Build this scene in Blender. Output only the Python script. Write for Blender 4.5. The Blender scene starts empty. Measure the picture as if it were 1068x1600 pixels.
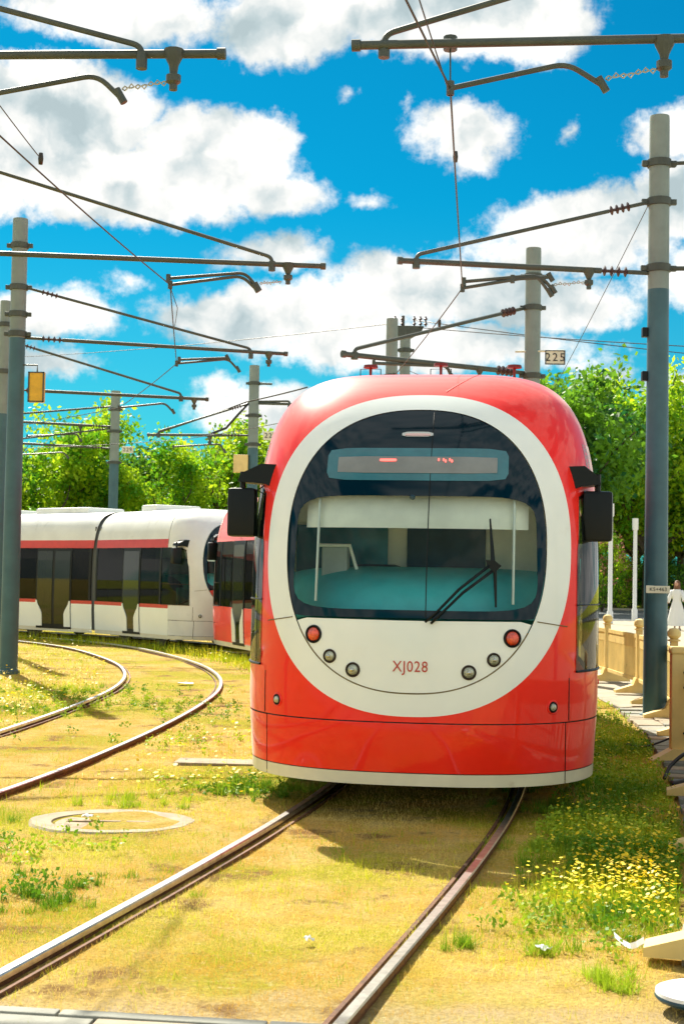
import bpy, bmesh, math, random
import numpy as np
from mathutils import Vector, Matrix
random.seed(7); RNG = np.random.default_rng(7)
scene = bpy.context.scene
COL = scene.collection
PI = math.pi

# ------------------------------------------------------------------ camera
F = 2300.0; TH = math.atan(100/2300); RO = math.radians(1.0); CAMH = 1.7
fw = np.array([0, math.cos(TH), math.sin(TH)])
up0 = np.array([0, -math.sin(TH), math.cos(TH)]); rt0 = np.array([1., 0, 0])
upv = up0*math.cos(RO) - rt0*math.sin(RO); rtv = rt0*math.cos(RO) + up0*math.sin(RO)
cam_d = bpy.data.cameras.new('camera'); cam = bpy.data.objects.new('camera', cam_d); COL.objects.link(cam)
cam_d.sensor_fit = 'VERTICAL'; cam_d.sensor_height = 24.0; cam_d.lens = 24.0*F/1600
cam_d.clip_start = 0.1; cam_d.clip_end = 3000
cam_d.dof.use_dof = True; cam_d.dof.focus_distance = 10.8; cam_d.dof.aperture_fstop = 5.0
Mx = Matrix([[rtv[i], upv[i], -fw[i]] for i in range(3)]).to_4x4()
Mx.translation = (0, 0, CAMH)
cam.matrix_world = Mx
scene.camera = cam
scene.render.resolution_x = 683; scene.render.resolution_y = 1024

def ray(px, py):
    r = fw*F + rtv*(px-534) - upv*(py-800); return r/np.linalg.norm(r)
def PL(px, py, z=0.0):                       # the point of the level at height z seen in that direction
    r = ray(px, py); t = (z-CAMH)/r[2]; return Vector((r[0]*t, r[1]*t, z))
def AT(px, py, Y):                           # the point at distance Y
    r = ray(px, py); t = Y/r[1]; return Vector((r[0]*t, Y, CAMH+r[2]*t))

# ------------------------------------------------------------------ world and sun
SUN_EL = math.radians(44); SUN_AZ = math.radians(-21)        # behind the tram, to the left
world = bpy.data.worlds.new('World'); scene.world = world; world.use_nodes = True
wn = world.node_tree; wn.nodes.clear()
class NT:
    def __init__(s, nt): s.nt = nt
    def n(s, t, **k):
        x = s.nt.nodes.new(t)
        for a, b in k.items(): setattr(x, a, b)
        return x
    def l(s, a, b): s.nt.links.new(a, b)
    def put(s, v, sock):
        if isinstance(v, (int, float)): sock.default_value = v
        elif isinstance(v, (tuple, list)):
            sock.default_value = tuple(v) if len(sock.default_value) == len(v) else tuple(v)+(1,)
        else: s.l(v, sock)
    def m(s, op, a, b=None, c=None, clamp=False):
        x = s.n('ShaderNodeMath', operation=op, use_clamp=clamp); s.put(a, x.inputs[0])
        if b is not None: s.put(b, x.inputs[1])
        if c is not None: s.put(c, x.inputs[2])
        return x.outputs[0]
    def mr(s, v, a, b, c=0., d=1., smooth=True):
        x = s.n('ShaderNodeMapRange', interpolation_type='SMOOTHSTEP' if smooth else 'LINEAR')
        s.put(v, x.inputs[0]); s.put(a, x.inputs[1]); s.put(b, x.inputs[2]); s.put(c, x.inputs[3]); s.put(d, x.inputs[4]); return x.outputs[0]
    def v(s, op, a, b=None, c=None):
        x = s.n('ShaderNodeVectorMath', operation=op); s.put(a, x.inputs[0])
        if b is not None: s.put(b, x.inputs[1])
        if c is not None: s.put(c, x.inputs[2])
        return x.outputs[0]
    def xyz(s, a, b, c):
        x = s.n('ShaderNodeCombineXYZ'); s.put(a, x.inputs[0]); s.put(b, x.inputs[1]); s.put(c, x.inputs[2]); return x.outputs[0]
    def noise(s, vec, scale, detail=4, rough=.5, out='Fac', dist=0.):
        x = s.n('ShaderNodeTexNoise')
        if vec is not None: s.l(vec, x.inputs['Vector'])
        s.put(scale, x.inputs['Scale']); x.inputs['Detail'].default_value = detail; x.inputs['Roughness'].default_value = rough
        x.inputs['Distortion'].default_value = dist
        return x.outputs[out]
    def mix(s, f, a, b, bt='MIX'):
        x = s.n('ShaderNodeMix', data_type='RGBA', blend_type=bt); s.put(f, x.inputs[0]); s.put(a, x.inputs[6]); s.put(b, x.inputs[7]); return x.outputs[2]

T = NT(wn)
sky = T.n('ShaderNodeTexSky', sky_type='NISHITA'); sky.sun_disc = False
sky.sun_elevation = SUN_EL; sky.sun_rotation = SUN_AZ; sky.air_density = 1.0; sky.dust_density = 0.3; sky.ozone_density = 2.5
tc = T.n('ShaderNodeTexCoord')
sep = T.n('ShaderNodeSeparateXYZ'); T.l(tc.outputs['Generated'], sep.inputs[0])
az = T.m('ARCTAN2', sep.outputs[0], sep.outputs[1]); el = T.m('ARCSINE', sep.outputs[2])
P0 = T.xyz(az, el, 0.)
n1 = T.noise(P0, 11, 7, .58, 'Color'); n2 = T.noise(P0, 55, 5, .6, 'Color')
w1 = T.v('SCALE', T.v('SUBTRACT', n1, (.5, .5, .5))); w1.node.inputs[3].default_value = .034
w2 = T.v('SCALE', T.v('SUBTRACT', n2, (.5, .5, .5))); w2.node.inputs[3].default_value = .016
PW = T.v('ADD', P0, T.v('ADD', w1, w2))
BL = [(180,15,190,50),(450,40,120,62),(700,15,230,75),(850,35,90,58),
 (90,170,170,78),(330,245,130,80),(200,285,240,66),(440,300,78,42),(-60,230,160,100),(415,215,52,46),
 (725,205,95,44),(735,240,52,28),(578,310,36,15),(545,150,13,9),(893,210,12,16),(636,165,9,9),
 (1040,205,66,42),(930,345,165,55),(1050,310,66,66),(880,390,190,34),
 (430,400,92,32),(600,425,70,36),(520,490,120,56),(390,500,160,52),(700,455,230,50),(80,490,105,48),(70,570,90,24),
 (850,470,170,44),(650,540,300,42),(340,612,48,28),(420,650,130,50),(950,590,50,24),(1060,615,50,36),(900,560,90,14),(1200,430,200,60),(200,440,40,14)]
def field(P):
    acc = None
    for (cx, cy, rx, ry) in BL:
        r = ray(cx, cy); a = math.atan2(r[0], r[1]); e = math.asin(r[2])
        d = T.v('SUBTRACT', P, (a, e, 0.)); d = T.v('MULTIPLY', d, (F/rx/1.08, F/ry/1.08, 0.))
        ln = T.n('ShaderNodeVectorMath', operation='LENGTH'); T.l(d, ln.inputs[0])
        q = T.m('MULTIPLY', T.m('SUBTRACT', 1., ln.outputs['Value']), min(rx, ry)/60.0)
        acc = q if acc is None else T.m('MAXIMUM', acc, q)
    return acc
FB = field(PW)
# the rest of the sky carries the same broken fair-weather cloud
gn = T.noise(T.v('MULTIPLY', tc.outputs['Generated'], (1., 1., 2.2)), 2.4, 8, .58)
gen = T.m('MULTIPLY', T.m('SUBTRACT', gn, .43), 6.0)
inv = T.m('MAXIMUM', T.mr(T.m('ABSOLUTE', az), .28, .36), T.mr(el, .47, .55))
gen = T.m('ADD', gen, T.m('MULTIPLY', T.m('SUBTRACT', inv, 1.), 8.))
FB2 = T.m('MAXIMUM', FB, gen)
edge = T.noise(P0, 90, 6, .65)
dens = T.mr(T.m('ADD', FB2, T.m('MULTIPLY', T.m('SUBTRACT', edge, .5), .55)), -.06, .30)
# low sky: a thin pale veil
veil = T.mr(el, .02, .26, .42, 0.)
# light and dark clumps inside the clouds
sn = T.noise(PW, 10, 5, .5); sn2 = T.noise(T.v('ADD', PW, (-.008, .022, 0.)), 10, 5, .5)
relief = T.m('MULTIPLY', T.m('SUBTRACT', sn, sn2), 2.2)
core = T.mr(FB2, .25, 1.5, 0., .20)
lum = T.m('SUBTRACT', T.m('ADD', .97, relief), core)
lum = T.m('MULTIPLY', T.m('MAXIMUM', T.m('MINIMUM', lum, 1.1), .66), 2.62)
ccol = T.mix(T.mr(lum, 1.7, 2.6), (.70, .86, .90), (1., 1., .97))
cloud = T.v('SCALE', ccol); T.put(lum, cloud.node.inputs[3])
hs = T.n('ShaderNodeHueSaturation'); hs.inputs['Saturation'].default_value = 1.25; T.l(sky.outputs[0], hs.inputs['Color'])
blue = T.v('MULTIPLY', hs.outputs[0], (.003, .205, .222))
blue = T.mix(veil, blue, (.45, 1.5, 1.75))
tot = T.mix(dens, blue, cloud)
bg = T.n('ShaderNodeBackground'); bg.inputs[1].default_value = .12; T.l(tot, bg.inputs[0])
out = T.n('ShaderNodeOutputWorld'); T.l(bg.outputs[0], out.inputs[0])

sun_d = bpy.data.lights.new('sun', 'SUN'); sun_d.energy = 3.1; sun_d.angle = math.radians(.5); sun_d.color = (1., .93, .80)
sun = bpy.data.objects.new('sun', sun_d); COL.objects.link(sun)
sd = Vector((math.sin(SUN_AZ)*math.cos(SUN_EL), math.cos(SUN_AZ)*math.cos(SUN_EL), math.sin(SUN_EL)))
sun.rotation_euler = sd.to_track_quat('Z', 'Y').to_euler()

scene.view_settings.view_transform = 'Standard'; scene.view_settings.look = 'None'
scene.view_settings.exposure = 1.75; scene.view_settings.gamma = 1.0
try: scene.view_settings.use_curve_mapping = False
except Exception: pass
scene.render.engine = 'CYCLES'

# ------------------------------------------------------------------ materials
MATS = {}
def mat(name, base, rough=.5, metal=0., spec=.5, coat=0., var=.0, vscale=6., bump=0., bscale=40., dirt=None, dscale=2., dth=(.55, .75)):
    if name in MATS: return MATS[name]
    m = bpy.data.materials.new(name); m.use_nodes = True; t = NT(m.node_tree); b = m.node_tree.nodes['Principled BSDF']
    b.inputs['Roughness'].default_value = rough; b.inputs['Metallic'].default_value = metal
    b.inputs['Specular IOR Level'].default_value = spec; b.inputs['Coat Weight'].default_value = coat; b.inputs['Coat Roughness'].default_value = .04
    c = tuple(base)+(1,)
    o = t.n('ShaderNodeTexCoord').outputs['Object']
    colr = None
    if var > 0:
        f = t.noise(o, vscale, 5, .6)
        lo = tuple(x*(1-var) for x in base)+(1,); hi = tuple(min(1, x*(1+var)) for x in base)+(1,)
        colr = t.mix(t.mr(f, .3, .7), lo, hi)
    if dirt:
        f = t.mr(t.noise(o, dscale, 7, .65), dth[0], dth[1])
        colr = t.mix(f, colr if colr is not None else c, tuple(dirt)+(1,))
    if colr is not None: t.l(colr, b.inputs['Base Color'])
    else: b.inputs['Base Color'].default_value = c
    if bump > 0:
        bp = t.n('ShaderNodeBump'); bp.inputs['Strength'].default_value = bump; bp.inputs['Distance'].default_value = .01
        t.l(t.noise(o, bscale, 5, .6), bp.inputs['Height']); t.l(bp.outputs[0], b.inputs['Normal'])
    MATS[name] = m; return m
def emis(name, col, st):
    m = mat(name, col, .4); b = m.node_tree.nodes['Principled BSDF']
    b.inputs['Emission Color'].default_value = tuple(col)+(1,); b.inputs['Emission Strength'].default_value = st; return m
def glass(name, tint, refl=.9, ior=1.5, rough=.015, opac=0., body=(.01, .02, .025)):
    m = bpy.data.materials.new(name); m.use_nodes = True; t = NT(m.node_tree); m.node_tree.nodes.clear()
    tr = t.n('ShaderNodeBsdfTransparent'); tr.inputs[0].default_value = tuple(tint)+(1,)
    gl = t.n('ShaderNodeBsdfGlossy'); gl.inputs[0].default_value = (refl, refl, refl, 1); gl.inputs[1].default_value = rough
    df = t.n('ShaderNodeBsdfDiffuse'); df.inputs[0].default_value = tuple(body)+(1,)
    fr = t.n('ShaderNodeFresnel'); fr.inputs[0].default_value = ior
    m1 = t.n('ShaderNodeMixShader'); m1.inputs[0].default_value = opac; t.l(tr.outputs[0], m1.inputs[1]); t.l(df.outputs[0], m1.inputs[2])
    m2 = t.n('ShaderNodeMixShader'); t.l(fr.outputs[0], m2.inputs[0]); t.l(m1.outputs[0], m2.inputs[1]); t.l(gl.outputs[0], m2.inputs[2])
    o = t.n('ShaderNodeOutputMaterial'); t.l(m2.outputs[0], o.inputs[0]); return m

RED = mat('red paint', (.97, .012, .001), .42, 0, .25, .6, var=.08, vscale=1.2, dirt=(.64, .03, .006), dscale=1.4, dth=(.62, .8))
REDO = mat('faded orange red paint', (.62, .035, .012), .35, 0, .5, .4, var=.1, vscale=1.5)
WHITE = mat('white paint', (.86, .92, .87), .30, 0, .5, .4, var=.03, vscale=1.1, dirt=(.70, .71, .62), dscale=1.8, dth=(.6, .85))
WHITE2 = mat('white roof paint', (.74, .77, .74), .45, 0, .4, .1, var=.06, vscale=1.5, dirt=(.55, .57, .52), dscale=2.5, dth=(.58, .8))
_b = RED.node_tree.nodes['Principled BSDF']; _b.inputs['Sheen Weight'].default_value = .22; _b.inputs['Sheen Roughness'].default_value = .35
STRIPE = mat('red stripe paint', (.60, .045, .03), .4, 0, .4, .2, var=.06)
CREAM = mat('cream skirt paint', (.74, .72, .55), .4, 0, .4, .2, var=.07, vscale=2, dirt=(.5, .43, .28), dscale=5, dth=(.6, .8))
SEAM = mat('dark seam rubber', (.035, .02, .012), .7)
SEAMO = mat('olive seam', (.16, .12, .04), .6)
BLACK = mat('black plastic', (.003, .007, .008), .4, 0, .25, .0)
RUBBER = mat('grey bellows rubber', (.16, .18, .18), .8, bump=.3)
FRIT = mat('navy tinted glass border', (.001, .014, .024), .06, 0, .3, .0)
CGLASS = glass('cab corner glass', (.50, .60, .50), .8, 1.45, .01, .12)
DGLASS = mat('dark side glass', (.012, .022, .012), .04, 0, .35, .0)
SGLASS = glass('side window glass', (.30, .38, .30), .45, 1.35, .01, .35, (.01, .015, .012))
WGLASS = glass('teal windscreen glass', (.92, 1., .98), .5, 1.33, .008, .015, (.02, .08, .09))
UNDER = mat('sooty underframe', (.015, .014, .012), .8, var=.3, bump=.4)
WHEEL = mat('wheel steel', (.12, .11, .10), .45, .8, var=.2)
TEAL = mat('teal dashboard', (.06, .50, .52), .5, var=.12, vscale=3)
BEIGE = mat('cream cab lining', (.93, .93, .80), .6, var=.05)
DNAVY = mat('dark blue cab door', (.012, .05, .075), .4, var=.2)
GREYP = mat('grey cab plastic', (.35, .42, .42), .5, var=.08)
SIGNB = mat('teal sign housing', (.03, .16, .20), .25, 0, .5, .3, var=.1)
SIGND = mat('grey display screen', (.22, .24, .235), .35, var=.1, vscale=5)
LEDR = emis('red display diodes', (.95, .10, .08), 1.0)
PINKL = mat('pink marker lens', (.75, .50, .48), .2, 0, .5, .5)
LAMPR = mat('red lamp lens', (.85, .06, .012), .08, 0, .7, 1., var=.5, vscale=22, bump=.8, bscale=50)
LAMPW = mat('clear lamp lens', (.42, .45, .34), .12, .3, .7, 1., var=.45, vscale=30, bump=.8, bscale=60)
CHROME = mat('polished trim', (.55, .55, .50), .15, 1.)
AMBER = mat('amber marker lens', (.75, .20, .01), .2, 0, .5, .6, var=.15)
TEXTR = mat('red lettering', (.50, .05, .03), .5)
STEEL = mat('worn rail head', (.80, .79, .74), .28, 1., var=.15, vscale=18, dirt=(.40, .28, .16), dscale=7, dth=(.58, .75))
RUST = mat('rusty rail side', (.13, .055, .022), .75, .2, var=.4, vscale=25, bump=.5, bscale=80)
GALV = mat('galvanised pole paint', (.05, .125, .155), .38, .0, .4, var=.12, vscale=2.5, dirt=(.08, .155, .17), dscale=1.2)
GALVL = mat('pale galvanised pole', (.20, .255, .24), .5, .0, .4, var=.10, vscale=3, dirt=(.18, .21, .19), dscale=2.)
TUBEM = mat('olive galvanised tube', (.065, .08, .068), .5, .25, var=.15, vscale=5)
WIREM = mat('dark contact wire', (.05, .045, .035), .5, .5)
INSUL = mat('brown insulator rubber', (.07, .045, .045), .5)
CHAINM = mat('pale steel chain', (.42, .42, .34), .4, .6)
FENCE = mat('cream painted barrier', (.76, .58, .22), .5, 0, .4, var=.10, vscale=3, dirt=(.42, .30, .10), dscale=4, dth=(.6, .78), bump=.15)
YBOX = mat('yellow box paint', (.68, .42, .03), .5, var=.10, vscale=8, dirt=(.45, .28, .04), dscale=9)
PBOX = mat('pale yellow box paint', (.72, .55, .22), .5, var=.08)
PLATE = mat('white sign plate', (.66, .66, .52), .5, var=.05)
INK = mat('black sign lettering', (.02, .02, .018), .6)
STONE = mat('pale concrete', (.31, .26, .17), .85, var=.22, vscale=8, bump=.5, bscale=60, dirt=(.24, .19, .10), dscale=4, dth=(.5, .75))
COVERM = mat('weathered cover slab', (.34, .25, .15), .85, var=.35, vscale=9, bump=.6, bscale=60)
TILE = [mat('paving stone %s' % n, c, .85, var=.16, vscale=7, bump=.4, bscale=90, dirt=(.20, .19, .15), dscale=2.2, dth=(.55, .8))
        for n, c in (('grey', (.20, .22, .19)), ('pale', (.28, .28, .23)), ('sand', (.36, .30, .21)))]
CABLE = mat('black cable', (.012, .016, .018), .4)
PAPER = mat('white litter', (.78, .80, .80), .6)
BARK = mat('grey brown bark', (.10, .075, .05), .9, var=.35, vscale=6, bump=.6)

def leafmat(name, c1, c2, tl=.5):
    m = bpy.data.materials.new(name); m.use_nodes = True; t = NT(m.node_tree); m.node_tree.nodes.clear()
    g = t.n('ShaderNodeNewGeometry'); o = t.n('ShaderNodeTexCoord').outputs['Object']
    f = t.m('ADD', t.m('MULTIPLY', g.outputs['Random Per Island'], .35), t.m('MULTIPLY', t.mr(t.noise(o, .9, 3), .36, .64), .75))
    c = t.mix(t.mr(f, .1, 1.0), tuple(c1)+(1,), tuple(c2)+(1,))
    d = t.n('ShaderNodeBsdfPrincipled'); t.l(c, d.inputs['Base Color']); d.inputs['Roughness'].default_value = .5; d.inputs['Specular IOR Level'].default_value = .3
    tr = t.n('ShaderNodeBsdfTranslucent'); t.l(c, tr.inputs[0])
    mx = t.n('ShaderNodeMixShader'); mx.inputs[0].default_value = tl; t.l(d.outputs[0], mx.inputs[1]); t.l(tr.outputs[0], mx.inputs[2])
    ou = t.n('ShaderNodeOutputMaterial'); t.l(mx.outputs[0], ou.inputs[0]); return m
LEAFA = leafmat('bright green leaves', (.08, .26, .012), (.52, .66, .02), .55)
LEAFB = leafmat('yellow green leaves', (.10, .32, .012), (.50, .68, .02), .55)
LEAFD = leafmat('dark green leaves', (.02, .12, .03), (.20, .42, .02), .45)
LEAFP = leafmat('pink blossom', (.50, .20, .12), (.75, .38, .28))
GRDRY = leafmat('dry straw grass', (.76, .46, .07), (.97, .78, .22), .35)
GRGRN = leafmat('green grass blades', (.30, .42, .012), (.66, .66, .03), .4)
GRDRK = leafmat('deep green weeds', (.10, .26, .012), (.42, .56, .03), .35)
FLOW = leafmat('yellow flower petals', (.85, .62, .01), (.95, .82, .05), .3)

# ------------------------------------------------------------------ mesh helpers
class MB:
    def __init__(s): s.v = []; s.f = []; s.mi = []; s.m = 0
    def add(s, vs, fs):
        b = len(s.v); s.v += [tuple(p) for p in vs]; s.f += [tuple(i+b for i in f) for f in fs]; s.mi += [s.m]*len(fs); return s
    def box(s, x0, x1, y0, y1, z0, z1):
        return s.add([(x0,y0,z0),(x1,y0,z0),(x1,y1,z0),(x0,y1,z0),(x0,y0,z1),(x1,y0,z1),(x1,y1,z1),(x0,y1,z1)],
                     [(0,3,2,1),(4,5,6,7),(0,1,5,4),(1,2,6,5),(2,3,7,6),(3,0,4,7)])
    def bbox(s, x0, x1, y0, y1, z0, z1, b=.01):          # box with chamfered vertical and top edges
        bm = bmesh.new(); bmesh.ops.create_cube(bm, size=1)
        for v in bm.verts: v.co = Vector(((x0+x1)/2+v.co.x*(x1-x0), (y0+y1)/2+v.co.y*(y1-y0), (z0+z1)/2+v.co.z*(z1-z0)))
        bmesh.ops.bevel(bm, geom=bm.edges[:], offset=b, segments=2, affect='EDGES', profile=.6)
        bm.verts.index_update(); s.add([v.co[:] for v in bm.verts], [[v.index for v in f.verts] for f in bm.faces]); bm.free(); return s
    def tube(s, pts, r, n=8, cap=True):
        pts = [Vector(p) for p in pts]; k = len(pts); rr = r if isinstance(r, (list, tuple)) else [r]*k
        vs = []; up = None
        for i, p in enumerate(pts):
            d = (pts[min(i+1, k-1)]-pts[max(i-1, 0)]).normalized()
            if up is None: up = Vector((0, 0, 1)) if abs(d.z) < .9 else Vector((1, 0, 0))
            a = d.cross(up).normalized(); b = a.cross(d).normalized(); up = b
            vs += [p + (a*math.cos(2*PI*j/n) + b*math.sin(2*PI*j/n))*rr[i] for j in range(n)]
        fs = [(i*n+j, i*n+(j+1) % n, (i+1)*n+(j+1) % n, (i+1)*n+j) for i in range(k-1) for j in range(n)]
        if cap: fs += [tuple(range(n))[::-1], tuple((k-1)*n+j for j in range(n))]
        return s.add(vs, fs)
    def lathe(s, prof, c=(0, 0, 0), n=16, axis='z'):
        vs = []
        for r, h in prof:
            for j in range(n):
                a = 2*PI*j/n; x, y = r*math.cos(a), r*math.sin(a)
                p = {'z': (x, y, h), 'y': (x, h, y), 'x': (h, x, y)}[axis]
                vs.append((p[0]+c[0], p[1]+c[1], p[2]+c[2]))
        k = len(prof)
        fs = [(i*n+j, i*n+(j+1) % n, (i+1)*n+(j+1) % n, (i+1)*n+j) for i in range(k-1) for j in range(n)]
        fs += [tuple(range(n))[::-1], tuple((k-1)*n+j for j in range(n))]
        return s.add(vs, fs)
    def grid(s, rows, closed=False):                     # rows of equal numbers of points
        n = len(rows[0]); vs = [p for r in rows for p in r]; fs = []
        for i in range(len(rows)-1):
            for j in range(n if closed else n-1):
                fs.append((i*n+j, i*n+(j+1) % n, (i+1)*n+(j+1) % n, (i+1)*n+j))
        return s.add(vs, fs)
    def prism(s, poly, y0, y1):                          # poly in x,z
        n = len(poly); vs = [(x, y0, z) for x, z in poly]+[(x, y1, z) for x, z in poly]
        return s.add(vs, [tuple(range(n)), tuple(range(n, 2*n))[::-1]]+[(i, i+n, (i+1) % n+n, (i+1) % n) for i in range(n)])
    def build(s, name, m, parent=None, smooth=False, loc=None, rotz=None, fix=True):
        me = bpy.data.meshes.new(name); me.from_pydata(s.v, [], s.f); ms = m if isinstance(m, (list, tuple)) else [m]
        for x in ms: me.materials.append(x)
        me.polygons.foreach_set('material_index', s.mi)
        if smooth is not False:
            me.polygons.foreach_set('use_smooth', [True]*len(s.f))
        if fix:
            bm = bmesh.new(); bm.from_mesh(me); bmesh.ops.recalc_face_normals(bm, faces=bm.faces[:]); bm.to_mesh(me); bm.free()
        if smooth is not False and smooth is not True:
            me.set_sharp_from_angle(angle=math.radians(smooth))
        me.update()
        o = bpy.data.objects.new(name, me); COL.objects.link(o)
        if parent is not None: o.parent = parent
        if loc is not None: o.location = loc
        if rotz is not None: o.rotation_euler = (0, 0, rotz)
        return o
def tag(o, label=None, cat=None, group=None, kind=None):
    if label: o['label'] = label
    if cat: o['category'] = cat
    if group: o['group'] = group
    if kind: o['kind'] = kind
    return o
def thing(name, label, cat, loc=(0, 0, 0), rotz=0, group=None):
    o = bpy.data.objects.new(name, None); COL.objects.link(o); o.location = loc; o.rotation_euler = (0, 0, rotz); o.empty_display_size = .2
    return tag(o, label, cat, group)
def kids(o): return [c for c in bpy.data.objects if c.parent == o]
def copy_tree(o, parent=None, depth=0):
    c = o.copy(); COL.objects.link(c)
    if parent is not None: c.parent = parent
    for k in kids(o): copy_tree(k, c, depth+1)
    return c
def text_mesh(name, body, size, m, parent, mw, ext=.0015, space=1.0, squeeze=1.0):
    cu = bpy.data.curves.new(name, 'FONT'); cu.body = body; cu.size = size; cu.extrude = ext; cu.align_x = 'CENTER'; cu.align_y = 'CENTER'; cu.space_character = space
    cu.resolution_u = 3
    tmp = bpy.data.objects.new(name+'_src', cu); COL.objects.link(tmp)
    dg = bpy.context.evaluated_depsgraph_get(); me = bpy.data.meshes.new_from_object(tmp.evaluated_get(dg))
    bpy.data.objects.remove(tmp); bpy.data.curves.remove(cu)
    for v in me.vertices: v.co.x *= squeeze
    me.materials.clear(); me.materials.append(m); me.name = name
    o = bpy.data.objects.new(name, me); COL.objects.link(o); o.parent = parent; o.matrix_local = mw
    return o

# ------------------------------------------------------------------ paths of the two tracks
def spline(pts, step=.25):
    pts = [np.array(p, float) for p in pts]; out = []
    for i in range(1, len(pts)-2):
        p0, p1, p2, p3 = pts[i-1:i+3]; n = max(2, int(np.linalg.norm(p2-p1)/step))
        for k in range(n):
            t = k/n; out.append(.5*((2*p1)+(-p0+p2)*t+(2*p0-5*p1+4*p2-p3)*t*t+(-p0+3*p1-3*p2+p3)*t**3))
    out.append(pts[-2]); out = np.array(out)
    for _ in range(6): out[1:-1] = (out[:-2]+2*out[1:-1]+out[2:])/4
    return out
class Path:
    def __init__(s, pts):
        s.p = spline(pts); d = np.diff(s.p, axis=0); s.s = np.concatenate([[0], np.cumsum(np.hypot(d[:, 0], d[:, 1]))])
    def at(s, q): return np.array([np.interp(q, s.s, s.p[:, 0]), np.interp(q, s.s, s.p[:, 1])])
    def s_at_y(s, y):
        i = np.argmax(s.p[:, 1] >= y); return s.s[i]
    def offset(s, d):
        t = np.gradient(s.p, axis=0); t /= np.linalg.norm(t, axis=1)[:, None]
        return s.p + np.stack([t[:, 1], -t[:, 0]], 1)*d          # + is to the right of travel away from camera
PATH2 = Path([(-4.2,-6),(-3.0,-2),(-1.85,1.6),(-.66,5.85),(.47,10.5),(1.06,14.3),(1.34,18),(1.2,21.8),(.6,25.4),(-.55,29.2),(-2.35,33),(-5.0,36.3),(-8.4,39.3),(-13,42.2),(-20,45),(-28,47),(-36,48)])
LOOPR = Path([(-5.2,0),(-4.3,3.7),(-3.35,7.4),(-2.52,11),(-2.06,14.3),(-1.77,17.9),(-1.72,21.4),(-2.08,24.8),(-2.95,28.4),(-4.7,33.0),(-6.9,36.2),(-9.4,38.4),(-14,40.9),(-20,42.6),(-28,44),(-36,45)])

# ------------------------------------------------------------------ ground
def hnoise(x, y):
    return (np.sin(x*1.7+y*.9)*np.sin(y*1.3-x*.6)*.5+np.sin(x*4.1-y*2.3+1)*np.sin(y*5.2+x*1.9)*.25+np.sin(x*9.7+y*3.3)*np.sin(y*11.1-x*4.4)*.13)
def gz(x, y):
    near = np.exp(-((np.maximum(0, y-30))/20)**2)
    e = hnoise(np.asarray(x, float), np.asarray(y, float))*.018*near
    return e
def fringe(n, span, k):
    t = np.linspace(-1, 1, n); return np.sign(t)*(np.expm1(np.abs(t)*k)/np.expm1(k))*span
xs = fringe(241, 900, 6.6); ys = np.concatenate([[-300, -60, -20, -5, 2], 4.5+(np.expm1(np.linspace(0, 1, 200)*6.2)/np.expm1(6.2))*1500])
X, Y = np.meshgrid(xs, ys); Z = gz(X, Y)
gm = MB(); gm.grid([[(X[i, j], Y[i, j], Z[i, j]) for j in range(len(xs))] for i in range(len(ys))])
def ground_mat():
    m = bpy.data.materials.new('dry earth and worn grass'); m.use_nodes = True; t = NT(m.node_tree); b = m.node_tree.nodes['Principled BSDF']
    o = t.n('ShaderNodeTexCoord').outputs['Object']
    big = t.noise(o, .55, 5, .6); mid = t.noise(o, 3.2, 5, .6); fine = t.noise(o, 45, 4, .7)
    c = t.mix(t.mr(mid, .35, .65), (.80, .52, .10, 1), (.93, .70, .23, 1))
    c = t.mix(t.mr(big, .46, .60), c, (.58, .54, .035, 1))
    c = t.mix(t.mr(t.noise(o, 1.6, 6, .65), .54, .66), c, (.34, .19, .07, 1))
    sp = t.n('ShaderNodeSeparateXYZ'); t.l(o, sp.inputs[0])
    sandy = t.mr(t.m('ADD', sp.outputs[1], t.m('MULTIPLY', mid, 1.4)), 6.9, 6.2)
    c = t.mix(t.m('MULTIPLY', sandy, .85), c, (.78, .64, .42, 1))
    far = t.mr(sp.outputs[1], 38, 50)
    c = t.mix(far, c, (.36, .42, .03, 1))
    c = t.mix(t.mr(fine, .32, .62, .5, 0.), c, (.34, .21, .05, 1))
    c = t.mix(t.mr(t.noise(o, 22, 5, .7), .56, .70, 0., .6), c, (.90, .74, .40, 1))
    t.l(c, b.inputs['Base Color']); b.inputs['Roughness'].default_value = .95; b.inputs['Specular IOR Level'].default_value = .1
    bp = t.n('ShaderNodeBump'); bp.inputs['Strength'].default_value = .9; bp.inputs['Distance'].default_value = .05
    t.l(t.m('ADD', fine, t.noise(o, 140, 3, .7)), bp.inputs['Height']); t.l(bp.outputs[0], b.inputs['Normal']); return m
tag(gm.build('ground', ground_mat(), smooth=True, fix=False), 'dry yellow grassy earth around the tram tracks', kind='structure')

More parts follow.
